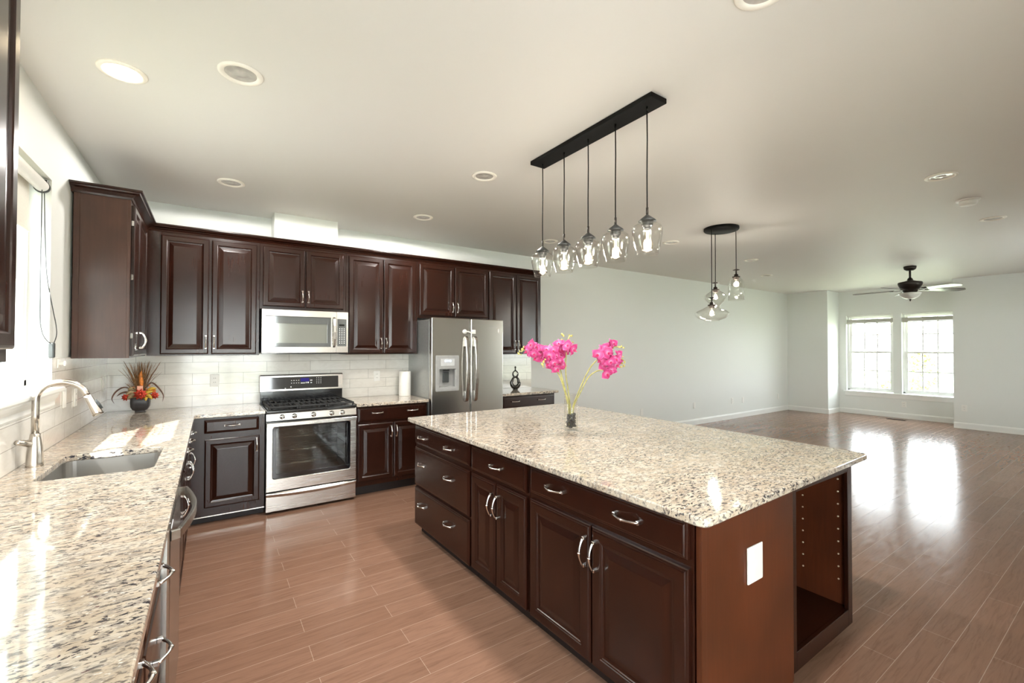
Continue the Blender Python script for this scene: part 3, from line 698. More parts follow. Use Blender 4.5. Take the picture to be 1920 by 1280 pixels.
# range
RW = .764
r = thing('range', 'freestanding stainless gas range with five knobs and a glass oven door', 'range', (.405, 4.432, 0))
b = MB(); b.box(0, .02, 0, .59, .02, .894).box(RW - .02, RW, 0, .59, .02, .894).box(.02, RW - .02, .57, .59, .02, .894).box(.02, RW - .02, 0, .57, .02, .19).box(.02, RW - .02, 0, .57, .815, .894)
b.build('body', 'black_enamel', r)
b = MB(); b.box(.045, .050, .004, .52, .25, .79).box(.714, .719, .004, .52, .25, .79).box(.050, .714, .515, .52, .25, .79).box(.050, .714, .004, .515, .25, .255).box(.050, .714, .004, .515, .785, .79)
b.build('oven_cavity', 'oven_cavity', r)
for z in (.40, .52, .64):
    b = MB()
    for i in range(7): b.tube([(.055, .06 + i * .065, z), (.709, .06 + i * .065, z)], .0028, 6)
    b.tube([(.055, .04, z + .012), (.709, .04, z + .012)], .004, 6).tube([(.058, .04, z), (.058, .47, z)], .004, 6).tube([(.706, .04, z), (.706, .47, z)], .004, 6)
    b.build('oven_rack', 'pull_nickel', r)
dr = vslab(rect(.001, RW - .001, .200, .800, .004), .004, .040, rect(.050, .710, .305, .764, .022), .003).build('oven_door', 'stainless_wide', r)
b = vslab(rect(.052, .708, .307, .762, .02), .022, .030, rect(.078, .682, .345, .748, .01), .001); b.build('window_border', 'black_glass', dr)
vslab(rect(.077, .683, .344, .749), .020, .024, None, .0005).build('oven_glass', 'oven_glass', dr)
hb = bar([(.004, -.062, .785), (.2, -.066, .785), (.38, -.067, .785), (.56, -.066, .785), (RW - .004, -.062, .785)], .017, .014, (0, 0, 1)); hb.box(.004, .034, -.060, -.039, .772, .798, .003).box(RW - .034, RW - .004, -.060, -.039, .772, .798, .003)
hb.build('door_handle', 'stainless_wide', dr)
lettering('Whirlpool', .034, dr, (.385, -.0412, .254), italic=.25)
MB().box(.004, RW - .004, -.004, -.0002, .801, .8145).build('vent_gap', 'black_enamel', r)
pr = [(.0, .815), (.034, .815), (.040, .820), (.030, .876), (.022, .886), (0, .886)]
cp_ = MB(); cp_.add([(x, -o_, z) for x in (.001, RW - .001) for o_, z in pr], [(i, (i + 1) % 6, 6 + (i + 1) % 6, 6 + i) for i in range(6)] + [tuple(range(6)), tuple(range(6, 12))])
cp_.build('control_panel', 'stainless_wide', r)
for x in (.123, .221, .380, .538, .633):
    k = MB().lathe([(.0225, 0), (.0225, .006), (.020, .010), (.019, .026), (.0165, .031), (.0001, .032)], 24, (x, -.0365, .849), 'y').build('knob', 'stainless', r)
    MB().box(x - .005, x + .005, -.080, -.067, .832, .867, .003).build('knob_grip', 'pull_nickel', k)
ct_ = MB(); ct_.box(-.001, RW + .001, -.036, .585, .887, .908, .006); ct_.box(.02, RW - .02, -.005, .50, .908, .911, .002); ct_.build('cooktop', 'black_enamel', r)
for x0, x1 in ((.016, .258), (.262, .502), (.506, .748)):
    g = MB(); y0, y1, z = -.018, .500, .935
    for x in (x0 + .006, x1 - .006): g.box(x - .007, x + .007, y0, y1, z - .010, z + .006, .003)
    for y in (y0 + .006, (y0 + y1) / 2, y1 - .006): g.box(x0 + .013, x1 - .013, y - .007, y + .007, z - .010, z + .006, .003)
    n = 5
    for i in range(1, n): x = x0 + (x1 - x0) * i / n; g.box(x - .005, x + .005, y0 + .012, y1 - .012, z - .006, z + .005, .002)
    for x in (x0 + .008, x1 - .008):
        for y in (y0 + .008, y1 - .008): g.box(x - .008, x + .008, y - .008, y + .008, .9105, z - .01, .002)
    g.build('grate', 'cast_iron', r)
for x, y, q in ((.137, .10, .040), (.137, .37, .036), (.382, .235, .050), (.627, .10, .044), (.627, .37, .034)):
    MB().lathe([(q + .008, .9111), (q + .006, .918), (q, .919), (q - .002, .926), (.0001, .927)], 22, (x, y, 0)).build('burner_cap', 'cast_iron', r)
bg = MB(); bg.box(-.002, RW + .002, .53, .589, .909, 1.03, .003); bg.build('backguard_base', 'black_enamel', r)
pg = MB(); ps = [(.533, 1.024), (.518, 1.030), (.528, 1.180), (.540, 1.190), (.589, 1.190), (.589, 1.024)]
pg.add([(x, y, z) for x in (-.004, RW + .004) for y, z in ps], [(i, (i + 1) % 6, 6 + (i + 1) % 6, 6 + i) for i in range(6)] + [tuple(range(6)), tuple(range(6, 12))])
bgo = pg.build('backguard', 'stainless_wide', r)
def bgp(x0, x1, z0, z1, o_): # plate lying on the sloped backguard face
    f = lambda z: .518 + (z - 1.030) / .150 * .010
    return MB().add([(x, f(z) - d, z) for d in (.0003, o_) for z in (z0, z1) for x in (x0, x1)], [(0, 2, 3, 1), (4, 5, 7, 6), (0, 1, 5, 4), (2, 6, 7, 3), (0, 4, 6, 2), (1, 3, 7, 5)])
bgp(.048, .722, 1.046, 1.165, .004).build('control_glass', 'black_glass', bgo)
bgp(.355, .435, 1.115, 1.150, .0046).build('clock_display', 'display_blue', bgo)
bt = MB()
for i in range(4):
    for j in range(2): o_ = bgp(.268 + i * .022, .276 + i * .022, 1.100 + j * .026, 1.106 + j * .026, .0046); bt.add(o_.v, o_.f)
for i in range(3):
    for j in range(4): o_ = bgp(.505 + i * .020, .511 + i * .020, 1.092 + j * .018, 1.098 + j * .018, .0046); bt.add(o_.v, o_.f)
for x0, x1, z0, z1 in ((.356, .398, 1.097, 1.104), (.404, .412, 1.097, 1.112), (.420, .432, 1.097, 1.112), (.445, .465, 1.122, 1.130), (.448, .462, 1.096, 1.106), (.210, .222, 1.050, 1.056), (.262, .270, 1.060, 1.072)): o_ = bgp(x0, x1, z0, z1, .0046); bt.add(o_.v, o_.f)
bt.build('button_marks', 'logo_white', bgo)
dw_ = vslab(rect(.001, RW - .001, .024, .190, .003), .004, .036, None, .003)
dwo = dw_.build('storage_drawer', 'stainless_wide', r)
hp = [(RW * i / 16, .186 - .030 * (1 - ((i - 8) / 8) ** 2) * .55) for i in range(17)]
vs = []; fs = []
for x, z in hp: vs += [(x * .994 + .002, -.037, z - .030), (x * .994 + .002, -.052, z - .004), (x * .994 + .002, -.050, z + .003), (x * .994 + .002, -.037, .1895)]
for i in range(16):
    for k in range(3): fs.append((i * 4 + k, i * 4 + k + 1, i * 4 + 4 + k + 1, i * 4 + 4 + k))
fs += [(0, 1, 2, 3), (64, 65, 66, 67)]
MB().add(vs, fs).build('drawer_grip', 'stainless_wide', dwo)
b = MB()
for x in (.05, RW - .05):
    for y in (.05, .53): b.lathe([(.015, .0005), (.015, .02)], 10, (x, y, 0), cap=True)
b.build('feet', 'dark_plastic', r)

# over-the-range microwave
MW, MH = .770, .412
r = thing('microwave', 'stainless over-the-range microwave mounted under the short cabinet above the range', 'microwave', (.384, 4.700, 1.410))
MB().box(.002, MW - .002, 0, .33, .002, MH - .002, .002).build('body', 'dark_plastic', r)
MB().box(.004, MW - .004, -.030, .0, -.010, -.0005).build('vent_grille', 'black_enamel', r)
d = vslab(rect(.001, .655, .001, MH - .001, .004), .002, .040, rect(.030, .604, .060, .348, .006), .003).build('door', 'stainless_wide', r)
vslab(rect(.031, .603, .061, .347), .030, .036, rect(.082, .570, .096, .282, .004), .0005).build('window_border', 'mirror_glass', d)
vslab(rect(.081, .571, .095, .283), .026, .031, None, .0005).build('window_screen', 'mirror_inner', d)
bar([(.632, -.040, .058), (.632, -.062, .075), (.632, -.076, .14), (.632, -.081, .205), (.632, -.076, .27), (.632, -.062, .335), (.632, -.040, .352)], .013, .011, (1, 0, 0)).build('door_handle', 'stainless', d)
lettering('Whirlpool', .020, d, (.385, -.0406, .378))
cp2 = vslab(rect(.657, MW - .001, .001, MH - .001, .004), .002, .038, None, .003).build('control_panel', 'stainless_wide', r)
vslab(rect(.664, .752, .066, .340, .004), .0385, .0405, None, .0006).build('keypad', 'mirror_glass', cp2)
vslab(rect(.682, .732, .268, .288), .0407, .0412, None, .0002).build('clock_display', 'black_glass', cp2)
b = MB()
for j in range(9):
    for i in range(3):
        x, z = .682 + i * .022, .095 + j * .018
        b.box(x, x + .009, -.0413, -.0408, z, z + .006)
b.build('key_lettering', 'logo_white', cp2)

# refrigerator
FW, FH = .912, 1.790
r = thing('refrigerator', 'side-by-side stainless refrigerator with ice and water dispenser in its left door', 'refrigerator', (1.938, 4.440, 0))
MB().box(.003, FW - .003, 0, .60, .03, FH - .02, .006).build('body', 'fridge_side', r)
MB().box(.01, FW - .01, -.05, -.001, .012, .058, .004).build('kick_grille', 'dark_plastic', r)
dl = vslab(rect(.001, .470, .064, FH, .008), .004, .068, rect(.092, .282, 1.030, 1.230, .006), .010).build('freezer_door', 'stainless', r)
drr = vslab(rect(.477, FW - .001, .064, FH, .008), .004, .068, None, .010).build('fridge_door', 'stainless', r)
def fh(parent, x):
    pts = [(x, -.070, .872), (x, -.094, .885)] + [(x, -.098 - .026 * math.sin(math.pi * i / 12), .905 + .645 * i / 12) for i in range(13)] + [(x, -.094, 1.570), (x, -.070, 1.582)]
    o = bar(pts, .019, .020, (1, 0, 0))
    o.box(x - .022, x + .012, -.092, -.068, .880, .985, .006).box(x - .022, x + .012, -.092, -.068, 1.475, 1.575, .006)
    o.build('handle', 'stainless', parent)
fh(dl, .415); fh(drr, .530)
f1 = vslab(rect(.046, .326, .992, 1.380, .012), .0675, .080, rect(.090, .284, 1.028, 1.232, .008), .005).build('dispenser_frame', 'grey_plastic', dl)
b = MB(); b.box(.089, .285, -.016, -.012, 1.028, 1.232).box(.089, .093, -.0675, -.016, 1.028, 1.232).box(.281, .285, -.0675, -.016, 1.028, 1.232).box(.093, .281, -.0675, -.016, 1.228, 1.232).box(.093, .281, -.072, -.016, 1.024, 1.040, .003)
b.build('dispenser_recess', 'grey_plastic', f1)
b = MB().lathe([(.040, 0), (.034, -.020), (.001, -.022)], 18, (.185, -.044, 1.2275)); b.box(.150, .222, -.040, -.030, 1.085, 1.200, .008); b.build('dispenser_paddle', 'dark_plastic', f1)
MB().box(.105, .268, -.0815, -.0805, 1.268, 1.345).build('control_strip', 'silver_plastic', f1)
b = MB().box(.150, .172, -.083, -.0818, 1.310, 1.330).box(.180, .196, -.083, -.0818, 1.312, 1.328).box(.204, .228, -.083, -.0818, 1.310, 1.330); b.build('dispenser_display', 'display_ice', f1)
lettering('Whirlpool', .028, drr, (.775, -.0688, 1.703))
t_ = thing('child_lock', 'white plastic child lock strapped across the refrigerator doors above the handles', 'lock', (2.36, 4.3715, 1.642), 0)
MB().lathe([(.026, 0), (.026, .006), (.020, .012), (.0001, .013)], 20, (-.024, 0, 0), 'y').build('lock_pad', 'white_plastic', t_)
MB().box(.062, .112, -.012, 0, -.024, .024, .006).build('lock_pad', 'white_plastic', t_)
bar([(-.010, -.010, .004), (.020, -.016, .0), (.045, -.017, -.010), (.066, -.010, -.004)], .007, .004, (0, 0, 1)).build('strap', 'white_plastic', t_)
tag(MB().box(2.772, 2.792, 4.3698, 4.3717, 1.640, 1.685, .0005).build('door_sticker', 'white_plastic'), 'small white sticker near the top right corner of the refrigerator door', 'sticker')

# dishwasher
r = thing('dishwasher', 'stainless dishwasher with an arched bar handle under the window counter', 'dishwasher', (LX, 1.866, 0), R(90))
DW = .608
MB().box(.003, DW - .003, .001, .56, .09, .862).build('body', 'dark_plastic', r); MB().box(.003, DW - .003, .05, .56, .002, .088).build('toe_panel', 'dark_plastic', r)
d = vslab(rect(.002, DW - .002, .095, .868, .006), .002, .040, None, .008).build('door', 'stainless', r)
bar([(.022, -.040, .828), (.030, -.062, .829)] + [(.04 + .528 * i / 14, -.064 - .034 * math.sin(math.pi * i / 14), .830) for i in range(15)] + [(.578, -.062, .829), (.586, -.040, .828)], .018, .014, (0, 0, 1)).build('door_handle', 'stainless', d)
b = MB()
for i in range(7): b.box(.040 + i * .012, .047 + i * .012, -.0415, -.0402, .846, .853)
b.build('indicator_marks', 'logo_white', d)

# ------------------------------------------------------------------ ceiling lights
def can_light(label, x, y, lit=False, watts=0.0):
    r = thing('recessed_light', label, 'ceiling light', (x, y, ZC - .0005), 0, 'recessed ceiling lights')
    MB().lathe([(.094, 0), (.095, -.004), (.090, -.008), (.076, -.010), (.070, -.006), (.066, -.0008)], 40).build('trim_ring', 'lamp_white', r)
    if lit:
        MB().lathe([(.067, -.004), (.050, -.0065), (.025, -.008), (.0001, -.0085)], 32).build('bulb', 'lamp_glow', r)
    else:
        MB().lathe([(.0695, -.0012), (.055, -.0030), (.052, -.0016), (.040, -.0034), (.036, -.002), (.024, -.006), (.012, -.0075), (.0001, -.0075)], 32).build('bulb', 'lens_grey', r)
    if watts > 0:  # real lamp for the lit can; added fill spots in the unlit kitchen cans
        d = bpy.data.lights.new('can_lamp_or_fill', 'SPOT'); d.energy = watts; d.color = (1.0, .78, .52) if lit else (1.0, .96, .91)
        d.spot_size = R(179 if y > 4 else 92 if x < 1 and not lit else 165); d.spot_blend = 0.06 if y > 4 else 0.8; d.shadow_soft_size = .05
        o = bpy.data.objects.new('can_lamp_or_fill', d); o.location = (x, y, ZC - .03); col.objects.link(o)
    return r
CANS = [(-.357, 2.742, True, 'lit recessed light glowing warm above the sink'),
        (.105, 2.445, False, 'unlit recessed light next to the glowing one above the sink'),
        (.120, 4.115, False, 'unlit recessed light above the wall cabinets left of the duct chase'),
        (1.697, 2.870, False, 'unlit recessed light left of the black canopy of the pendant bar'),
        (1.735, 4.127, False, 'unlit recessed light above the wall cabinet left of the refrigerator'),
        (1.640, .800, False, 'large unlit recessed light cut off by the top edge of the picture'),
        (4.537, .925, False, 'unlit recessed light beside the smoke detector, nearer the camera'),
        (6.435, .937, False, 'unlit recessed light beyond the smoke detector toward the right wall'),
        (3.40, 4.181, False, 'unlit recessed light seen behind the pendant shades, near the back wall'),
        (4.655, 3.379, False, 'unlit recessed light left of the oval canopy of the pendant cluster'),
        (6.551, 3.389, False, 'unlit recessed light right of the cylindrical pendant shade'),
        (8.170, 3.955, False, 'unlit recessed light closest to the bay window alcove')]
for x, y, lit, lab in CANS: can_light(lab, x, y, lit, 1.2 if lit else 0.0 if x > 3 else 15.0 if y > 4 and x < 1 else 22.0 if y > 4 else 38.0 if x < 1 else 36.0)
r = thing('smoke_detector', 'round white smoke detector on the living room ceiling', 'smoke detector', (5.45, .940, ZC - .0005))
MB().lathe([(.078, 0), (.078, -.008), (.070, -.012), (.0001, -.012)], 30).build('base', 'white_plastic', r)
MB().lathe([(.058, -.0125), (.060, -.030), (.052, -.046), (.030, -.050), (.0001, -.050)], 30).build('cover', 'white_plastic', r)

# bar pendant with five seeded glass shades over the island
def bulb_parts(parent, z):
    b_ = MB().lathe([(.0001, z - .130), (.014, z - .127), (.028, z - .110), (.032, z - .092), (.028, z - .072), (.016, z - .048), (.013, z - .030)], 18).build('bulb', 'bulb_glass', parent)
    MB().tube([(0, 0, z - .035), (0, 0, z - .105)], .0045, 6).build('filament', 'filament_glow', b_)
    return b_
def bulb_lamp(x, y, z, w):
    d = bpy.data.lights.new('bulb_lamp', 'POINT'); d.energy = w; d.color = (1.0, .96, .91); d.shadow_soft_size = .03
    o = bpy.data.objects.new('bulb_lamp', d); o.location = (x, y, z); col.objects.link(o)
r = thing('pendant_bar', 'long black bar pendant with five clear glass shades over the island', 'pendant light', (1.888, 1.950, ZC))
MB().box(-.062, .062, -.512, .512, -.027, -.0005, .003).build('canopy', 'black_metal', r)
for k, y in enumerate((1.515, 1.735, 1.955, 2.177, 2.402)):
    yo = y - 1.950
    c = MB().tube([(0, yo, -.027), (.002, yo, -.20), (-.001, yo, -.40), (0, yo, -.562)], .0034, 8).build('cord', 'black_metal', r)
    MB().tube([(0, yo, -.028), (0, yo, -.048)], .0055, 10).build('strain_relief', 'black_metal', c)
    MB().tube([(0, yo, -.560), (0, yo, -.602)], .0065, 12).build('stem', 'bronze', c)
    sh = MB().lathe([(.0065, -.598), (.012, -.603), (.044, -.628), (.046, -.633), (.030, -.634), (.030, -.652), (.024, -.664), (.019, -.665), (.019, -.675), (.0001, -.675)], 28, (0, yo, 0)).build('shade_cap', 'grey_cap', r)
    g_ = MB().lathe([(.030, -.640), (.052, -.645), (.070, -.658), (.0785, -.680), (.0775, -.702), (.066, -.765), (.055, -.808), (.0535, -.808), (.0645, -.765), (.076, -.702), (.077, -.681), (.0687, -.6595), (.051, -.6468), (.030, -.642)], 36, (0, yo, 0))
    g_.build('glass_shade', 'clear_glass', r)
    bo = MB().lathe([(.0001, -.800), (.013, -.797), (.027, -.780), (.031, -.762), (.027, -.742), (.016, -.715), (.013, -.690), (.0125, -.676)], 18, (0, yo, 0)).build('bulb', 'bulb_glass', r)
    MB().tube([(0, yo, -.684), (0, yo, -.775)], .0055, 8).build('filament', 'filament_glow', bo)
    bulb_lamp(1.888, y, ZC - .745, 1.1)

# three-light glass cluster over the dining area
cc = pix(1353.5, 4.77)
r = thing('pendant_cluster', 'round black canopy with three clear glass pendants of different shapes beyond the island', 'pendant light', (cc.x, cc.y, ZC))
MB().lathe([(.0001, -.0005), (.175, -.0005), (.176, -.020), (.168, -.030), (.0001, -.031)], 44).build('canopy', 'black_metal', r)
def drop(u, d, zc_, prof, up_):
    p = pix(u, d) - cc; x, y = p.x, p.y; f = lambda z: z - ZC
    c = MB().tube([(x, y, -.030), (x, y, f(zc_))], .0042, 8).build('cord', 'black_metal', r)
    MB().lathe([(.0001, f(zc_) + .012), (.006, f(zc_) + .012), (.034, f(zc_) + .003), (.034, f(zc_) - .001), (.008, f(zc_) - .004), (.008, f(zc_) - .040), (.020, f(zc_) - .046), (.022, f(zc_) - .066), (.040, f(zc_) - .070), (.040, f(zc_) - .080), (.026, f(zc_) - .083), (.026, f(zc_) - .105), (.0001, f(zc_) - .106)], 20, (x, y, 0)).build('socket_cap', 'bronze', r)
    pr_ = [(q, f(z)) for q, z in prof]; pr2 = pr_ + [(max(q - .0022, .001), z) for q, z in pr_[::-1]]
    MB().lathe(pr2, 40, (x, y, 0)).build('glass_shade', 'clear_glass', r)
    zb = f(zc_) - .106
    bo = MB().lathe([(.0001, zb - .085), (.012, zb - .082), (.026, zb - .065), (.028, zb - .050), (.022, zb - .030), (.012, zb - .010), (.012, zb)], 16, (x, y, 0)).build('bulb', 'bulb_glass', r)
    MB().tube([(x, y, zb - .01), (x, y, zb - .06)], .0045, 6).build('filament', 'filament_glow', bo)
    bulb_lamp(cc.x + x, cc.y + y, ZC + zb - .05, 3.0)
drop(1335, 4.65, 1.990, [(.030, 1.912), (.060, 1.895), (.100, 1.872), (.145, 1.852), (.166, 1.832), (.162, 1.808), (.135, 1.780), (.100, 1.764), (.075, 1.758), (.074, 1.750)], 0)
drop(1342, 4.90, 2.185, [(.030, 2.108), (.060, 2.088), (.095, 2.062), (.118, 2.036), (.116, 2.015), (.090, 1.985), (.062, 1.955), (.046, 1.925), (.044, 1.915)], 0)
drop(1381, 4.80, 2.312, [(.030, 2.234), (.045, 2.224), (.066, 2.196), (.076, 2.172), (.074, 2.156), (.079, 2.142), (.081, 2.080), (.080, 1.985)], 0)

# ceiling fan in the living room
r = thing('ceiling_fan', 'dark bronze ceiling fan with five wooden blades and a frosted bowl light', 'ceiling fan', (9.138, 2.236, ZC))
MB().lathe([(.0001, -.0005), (.078, -.0005), (.080, -.012), (.072, -.045), (.045, -.066), (.016, -.070)], 30).build('canopy', 'bronze', r)
MB().tube([(0, 0, -.06), (0, 0, -.20)], .014, 14).build('downrod', 'bronze', r)
MB().lathe([(.014, -.175), (.032, -.195), (.040, -.222), (.085, -.238), (.145, -.250), (.152, -.268), (.148, -.292), (.130, -.330), (.110, -.362), (.092, -.366), (.092, -.392), (.080, -.408), (.070, -.412), (.0001, -.412)], 40).build('motor_housing', 'bronze', r)
MB().lathe([(.085, -.4125), (.132, -.418), (.134, -.426), (.118, -.462), (.090, -.492), (.050, -.512), (.0001, -.518)], 36).build('light_bowl', 'frosted_bowl', r)
MB().lathe([(.0001, -.515), (.012, -.519), (.016, -.528), (.008, -.538), (.005, -.550), (.0001, -.556)], 16).build('finial', 'bronze', r)
for th in (-84, -12, 60, 132, 204):
    a = R(th) - YAW; ca, sa = math.cos(a), math.sin(a)
    vs = []; fs = []; n = 12
    for i in range(n + 1):
        q = i / n; rr_0 = .20 + .53 * q; hw = .050 + .018 * math.sin(min(1, q * 1.1) * math.pi / 2)
        if q > .86: hw *= math.sqrt(max(0.04, 1 - ((q - .86) / .145) ** 2))
        for s_, dz in ((-1, .004), (1, .004), (1, -.002), (-1, -.002)):
            y_ = s_ * hw; z_ = -.372 - .012 * q + dz + -s_ * hw * math.tan(R(12)); vs.append((rr_0 * ca - y_ * sa, rr_0 * sa + y_ * ca, z_))
    for i in range(n):
        for k in range(4): fs.append((i * 4 + k, i * 4 + (k + 1) % 4, i * 4 + 4 + (k + 1) % 4, i * 4 + 4 + k))
    fs += [(0, 1, 2, 3), (n * 4, n * 4 + 1, n * 4 + 2, n * 4 + 3)]
    bl = MB().add(vs, fs).build('blade', 'fan_blade_wood', r)
    bar([(.115 * ca, .115 * sa, -.378), (.17 * ca, .17 * sa, -.384), (.25 * ca, .25 * sa, -.381)], .022, .006, (-sa, ca, 0)).build('blade_iron', 'bronze', bl)

# ------------------------------------------------------------------ wall plates
def plate(label, loc, rz, kind='duplex', w=.072, h=.116, cat='outlet', group=None, name='wall_outlet'):
    r = thing(name, label, cat, loc, rz, group)
    vslab(rect(-w / 2, w / 2, -h / 2, h / 2, .004, 2), .0003, .006, None, .002).build('cover_plate', 'white_plastic', r)
    if kind == 'duplex':
        for z in (-.0195, .0195):
            o = vslab(rect(-.017, .017, z - .0135, z + .0135, .006, 3), .0058, .0075, None, .0006).build('receptacle', 'white_plastic', r)
            MB().box(-.008, -.005, -.0079, -.0074, z - .003, z + .006).box(.005, .008, -.0079, -.0074, z - .003, z + .006).build('slots', 'dark_plastic', o)
    elif kind == 'rocker':
        vslab(rect(-.016, .016, -.033, .033, .002, 2), .0058, .009, None, .001).build('rocker', 'white_plastic', r)
    return r
YT = YB - .0122
plate('white duplex outlet on the tile backsplash behind the potted arrangement side', (.032, YT, 1.152), 0, group='backsplash outlets')['label'] = 'white duplex outlet on the tile between the autumn arrangement and the range'
plate('white duplex outlet on the tile between range and paper towel roll', (1.566, YT, 1.140), 0, group='backsplash outlets')
XT = XL + .0122
plate('white switch plate on the tiled window wall next to the corner', (XT, 4.838, 1.165), R(90), 'rocker', cat='switch', group='plates on the window wall tile', name='switch_plate')
plate('white switch plate on the tiled window wall right beside the window sill', (XT, 3.690, 1.160), R(90), 'rocker', cat='switch', group='plates on the window wall tile', name='switch_plate')
plate('white outlet on the tiled window wall seen under the faucet arch', (XT, 3.950, 1.140), R(90), 'duplex', group='plates on the window wall tile')
plate('blank oversized white cover plate on the end panel of the island', (1.765, .9078, .626), 0, 'blank', .112, .142, cat='cover plate', name='outlet_cover')
G_ = 'low outlets on the long living room wall'
plate('low white wall plate behind the island, left end of the long wall', (6.134, YB - .0003, .365), 0, 'blank', group=G_)
plate('low white wall plate above the start of the visible baseboard', (7.660, YB - .0003, .365), 0, 'blank', group=G_)
plate('low white duplex outlet, left one of the close pair on the long wall', (8.985, YB - .0003, .368), 0, 'duplex', group=G_)
plate('low white wall plate, right one of the close pair on the long wall', (9.401, YB - .0003, .358), 0, 'blank', group=G_)
plate('low white wall plate nearest the far corner of the long wall', (10.94, YB - .0003, .345), 0, 'blank', group=G_)
plate('white duplex outlet below the bay windows', (XB - .0003, 3.06, .290), R(-90), 'duplex')
plate('white duplex outlet on the right-hand wall beside the bay', (XF - .0003, 2.052, .374), R(-90), 'duplex')
r = thing('floor_register', 'brown floor vent below the bay windows', 'vent', (11.68, 3.10, .0003), R(90))
b = MB().box(-.15, .15, -.05, .05, 0, .004, .001)
b.build('vent_frame', 'bronze', r)
b = MB()
for i in range(13): b.box(-.135 + i * .0213, -.125 + i * .0213, -.04, .04, .0041, .007)
b.build('louvers', 'black_metal', r)
r = thing('shade_bracket', 'small white plastic bracket on the wall right of the kitchen window', 'bracket', (XT, 3.545, 1.370), R(90))
vslab(rect(-.014, .014, -.026, .026, .003, 2), .0003, .008, None, .001).build('bracket_plate', 'white_plastic', r)
MB().lathe([(.009, .007), (.008, .024), (.015, .028), (.015, .036), (.0001, .038)], 16, (0, 0, 0), 'y').build('bracket_knob', 'white_plastic', r)

# roller shade in the kitchen window
r = thing('roller_shade', 'cream roller shade partly lowered in the kitchen window', 'roller shade', (XL - .030, WY0, 2.335))
L_ = WY1 - WY0
b = MB(); pr = [(.030 * math.cos(a), .030 * math.sin(a)) for a in [2 * math.pi * i / 24 for i in range(24)]]
b.add([(x, y, z) for y in (.02, L_ - .045) for x, z in pr], [(i, (i + 1) % 24, 24 + (i + 1) % 24, 24 + i) for i in range(24)] + [tuple(range(24)), tuple(range(24, 48))])
b.build('roller_tube', 'white_plastic', r)
MB().box(-.044, -.042, .03, L_ - .060, -.235, .012).box(-.044, -.010, .03, L_ - .060, .010, .014).build('shade_fabric', 'blind_fabric', r)
MB().box(-.050, -.036, .028, L_ - .058, -.262, -.235, .004).build('hem_bar', 'blind_fabric', r)
b = MB(); b.add([(x * 1.12, y, z * 1.12 - .003) for y in (L_ - .043, L_ - .030) for x, z in pr], [(i, (i + 1) % 24, 24 + (i + 1) % 24, 24 + i) for i in range(24)] + [tuple(range(24)), tuple(range(24, 48))])
b.box(-.02, .02, L_ - .029, L_ - .002, -.015, .040, .003); b.build('end_bracket', 'dark_plastic', r)
def loc_(p): return (p[0] - (XL - .030), p[1] - WY0, p[2] - 2.335)
c1 = [(-.757, 3.372, 2.31), (-.757, 3.372, 2.16), (-.752, 3.345, 1.88), (-.748, 3.330, 1.71), (-.744, 3.320, 1.60), (-.738, 3.335, 1.535), (-.733, 3.390, 1.498), (-.728, 3.430, 1.485)]
c2 = [(-.757, 3.412, 2.31), (-.755, 3.415, 2.19), (-.752, 3.418, 2.05), (-.745, 3.428, 1.85), (-.730, 3.470, 1.68), (-.722, 3.500, 1.59), (-.720, 3.505, 1.53), (-.723, 3.470, 1.485)]
def smooth(pts, n=5):
    pts = [Vector(p) for p in pts]; out = []
    for i in range(len(pts) - 1):
        p0, p1, p2, p3 = pts[max(i - 1, 0)], pts[i], pts[i + 1], pts[min(i + 2, len(pts) - 1)]
        for k in range(n):
            t_ = k / n; out.append(.5 * ((2 * p1) + (p2 - p0) * t_ + (2 * p0 - 5 * p1 + 4 * p2 - p3) * t_ ** 2 + (3 * p1 - p0 - 3 * p2 + p3) * t_ ** 3))
    return out + [pts[-1]]
MB().tube(smooth([loc_(p) for p in c1]), .0024, 6).tube(smooth([loc_(p) for p in c2]), .0024, 6).build('bead_cord', 'dark_plastic', r)
x, y, z = loc_((-.726, 3.448, 1.448)); MB().box(x - .012, x + .012, y - .017, y + .017, z - .045, z + .040, .007).build('cord_tensioner', 'dark_plastic', r)

# raised blinds in the bay windows
for (a, c), lab in zip(bw, ('raised slatted blind bunched at the top of the left bay window', 'raised slatted blind bunched at the top of the right bay window')):
    r = thing('window_blind', lab, 'blind', (XB + .045, a, BZ1), 0, 'raised blinds in the bay windows'); w = c - a
    MB().box(-.02, .02, .006, w - .006, -.022, -.002, .003).build('head_rail', 'white_plastic', r)
    b = MB()
    for i in range(11): b.box(-.024, .024, .010, w - .010, -.097 - i * .0072, -.0905 - i * .0072)
    sl = b.build('slat_stack', 'slat_vinyl', r)
    MB().box(-.024, .024, .008, w - .008, -.190, -.172, .003).build('bottom_rail', 'slat_vinyl', r)
    b = MB()
    for q in (.18, .5, .82): b.tube([(0, w * q, -.02), (0, w * q, -.175)], .0015, 5)
    b.build('lift_cords', 'white_plastic', r)

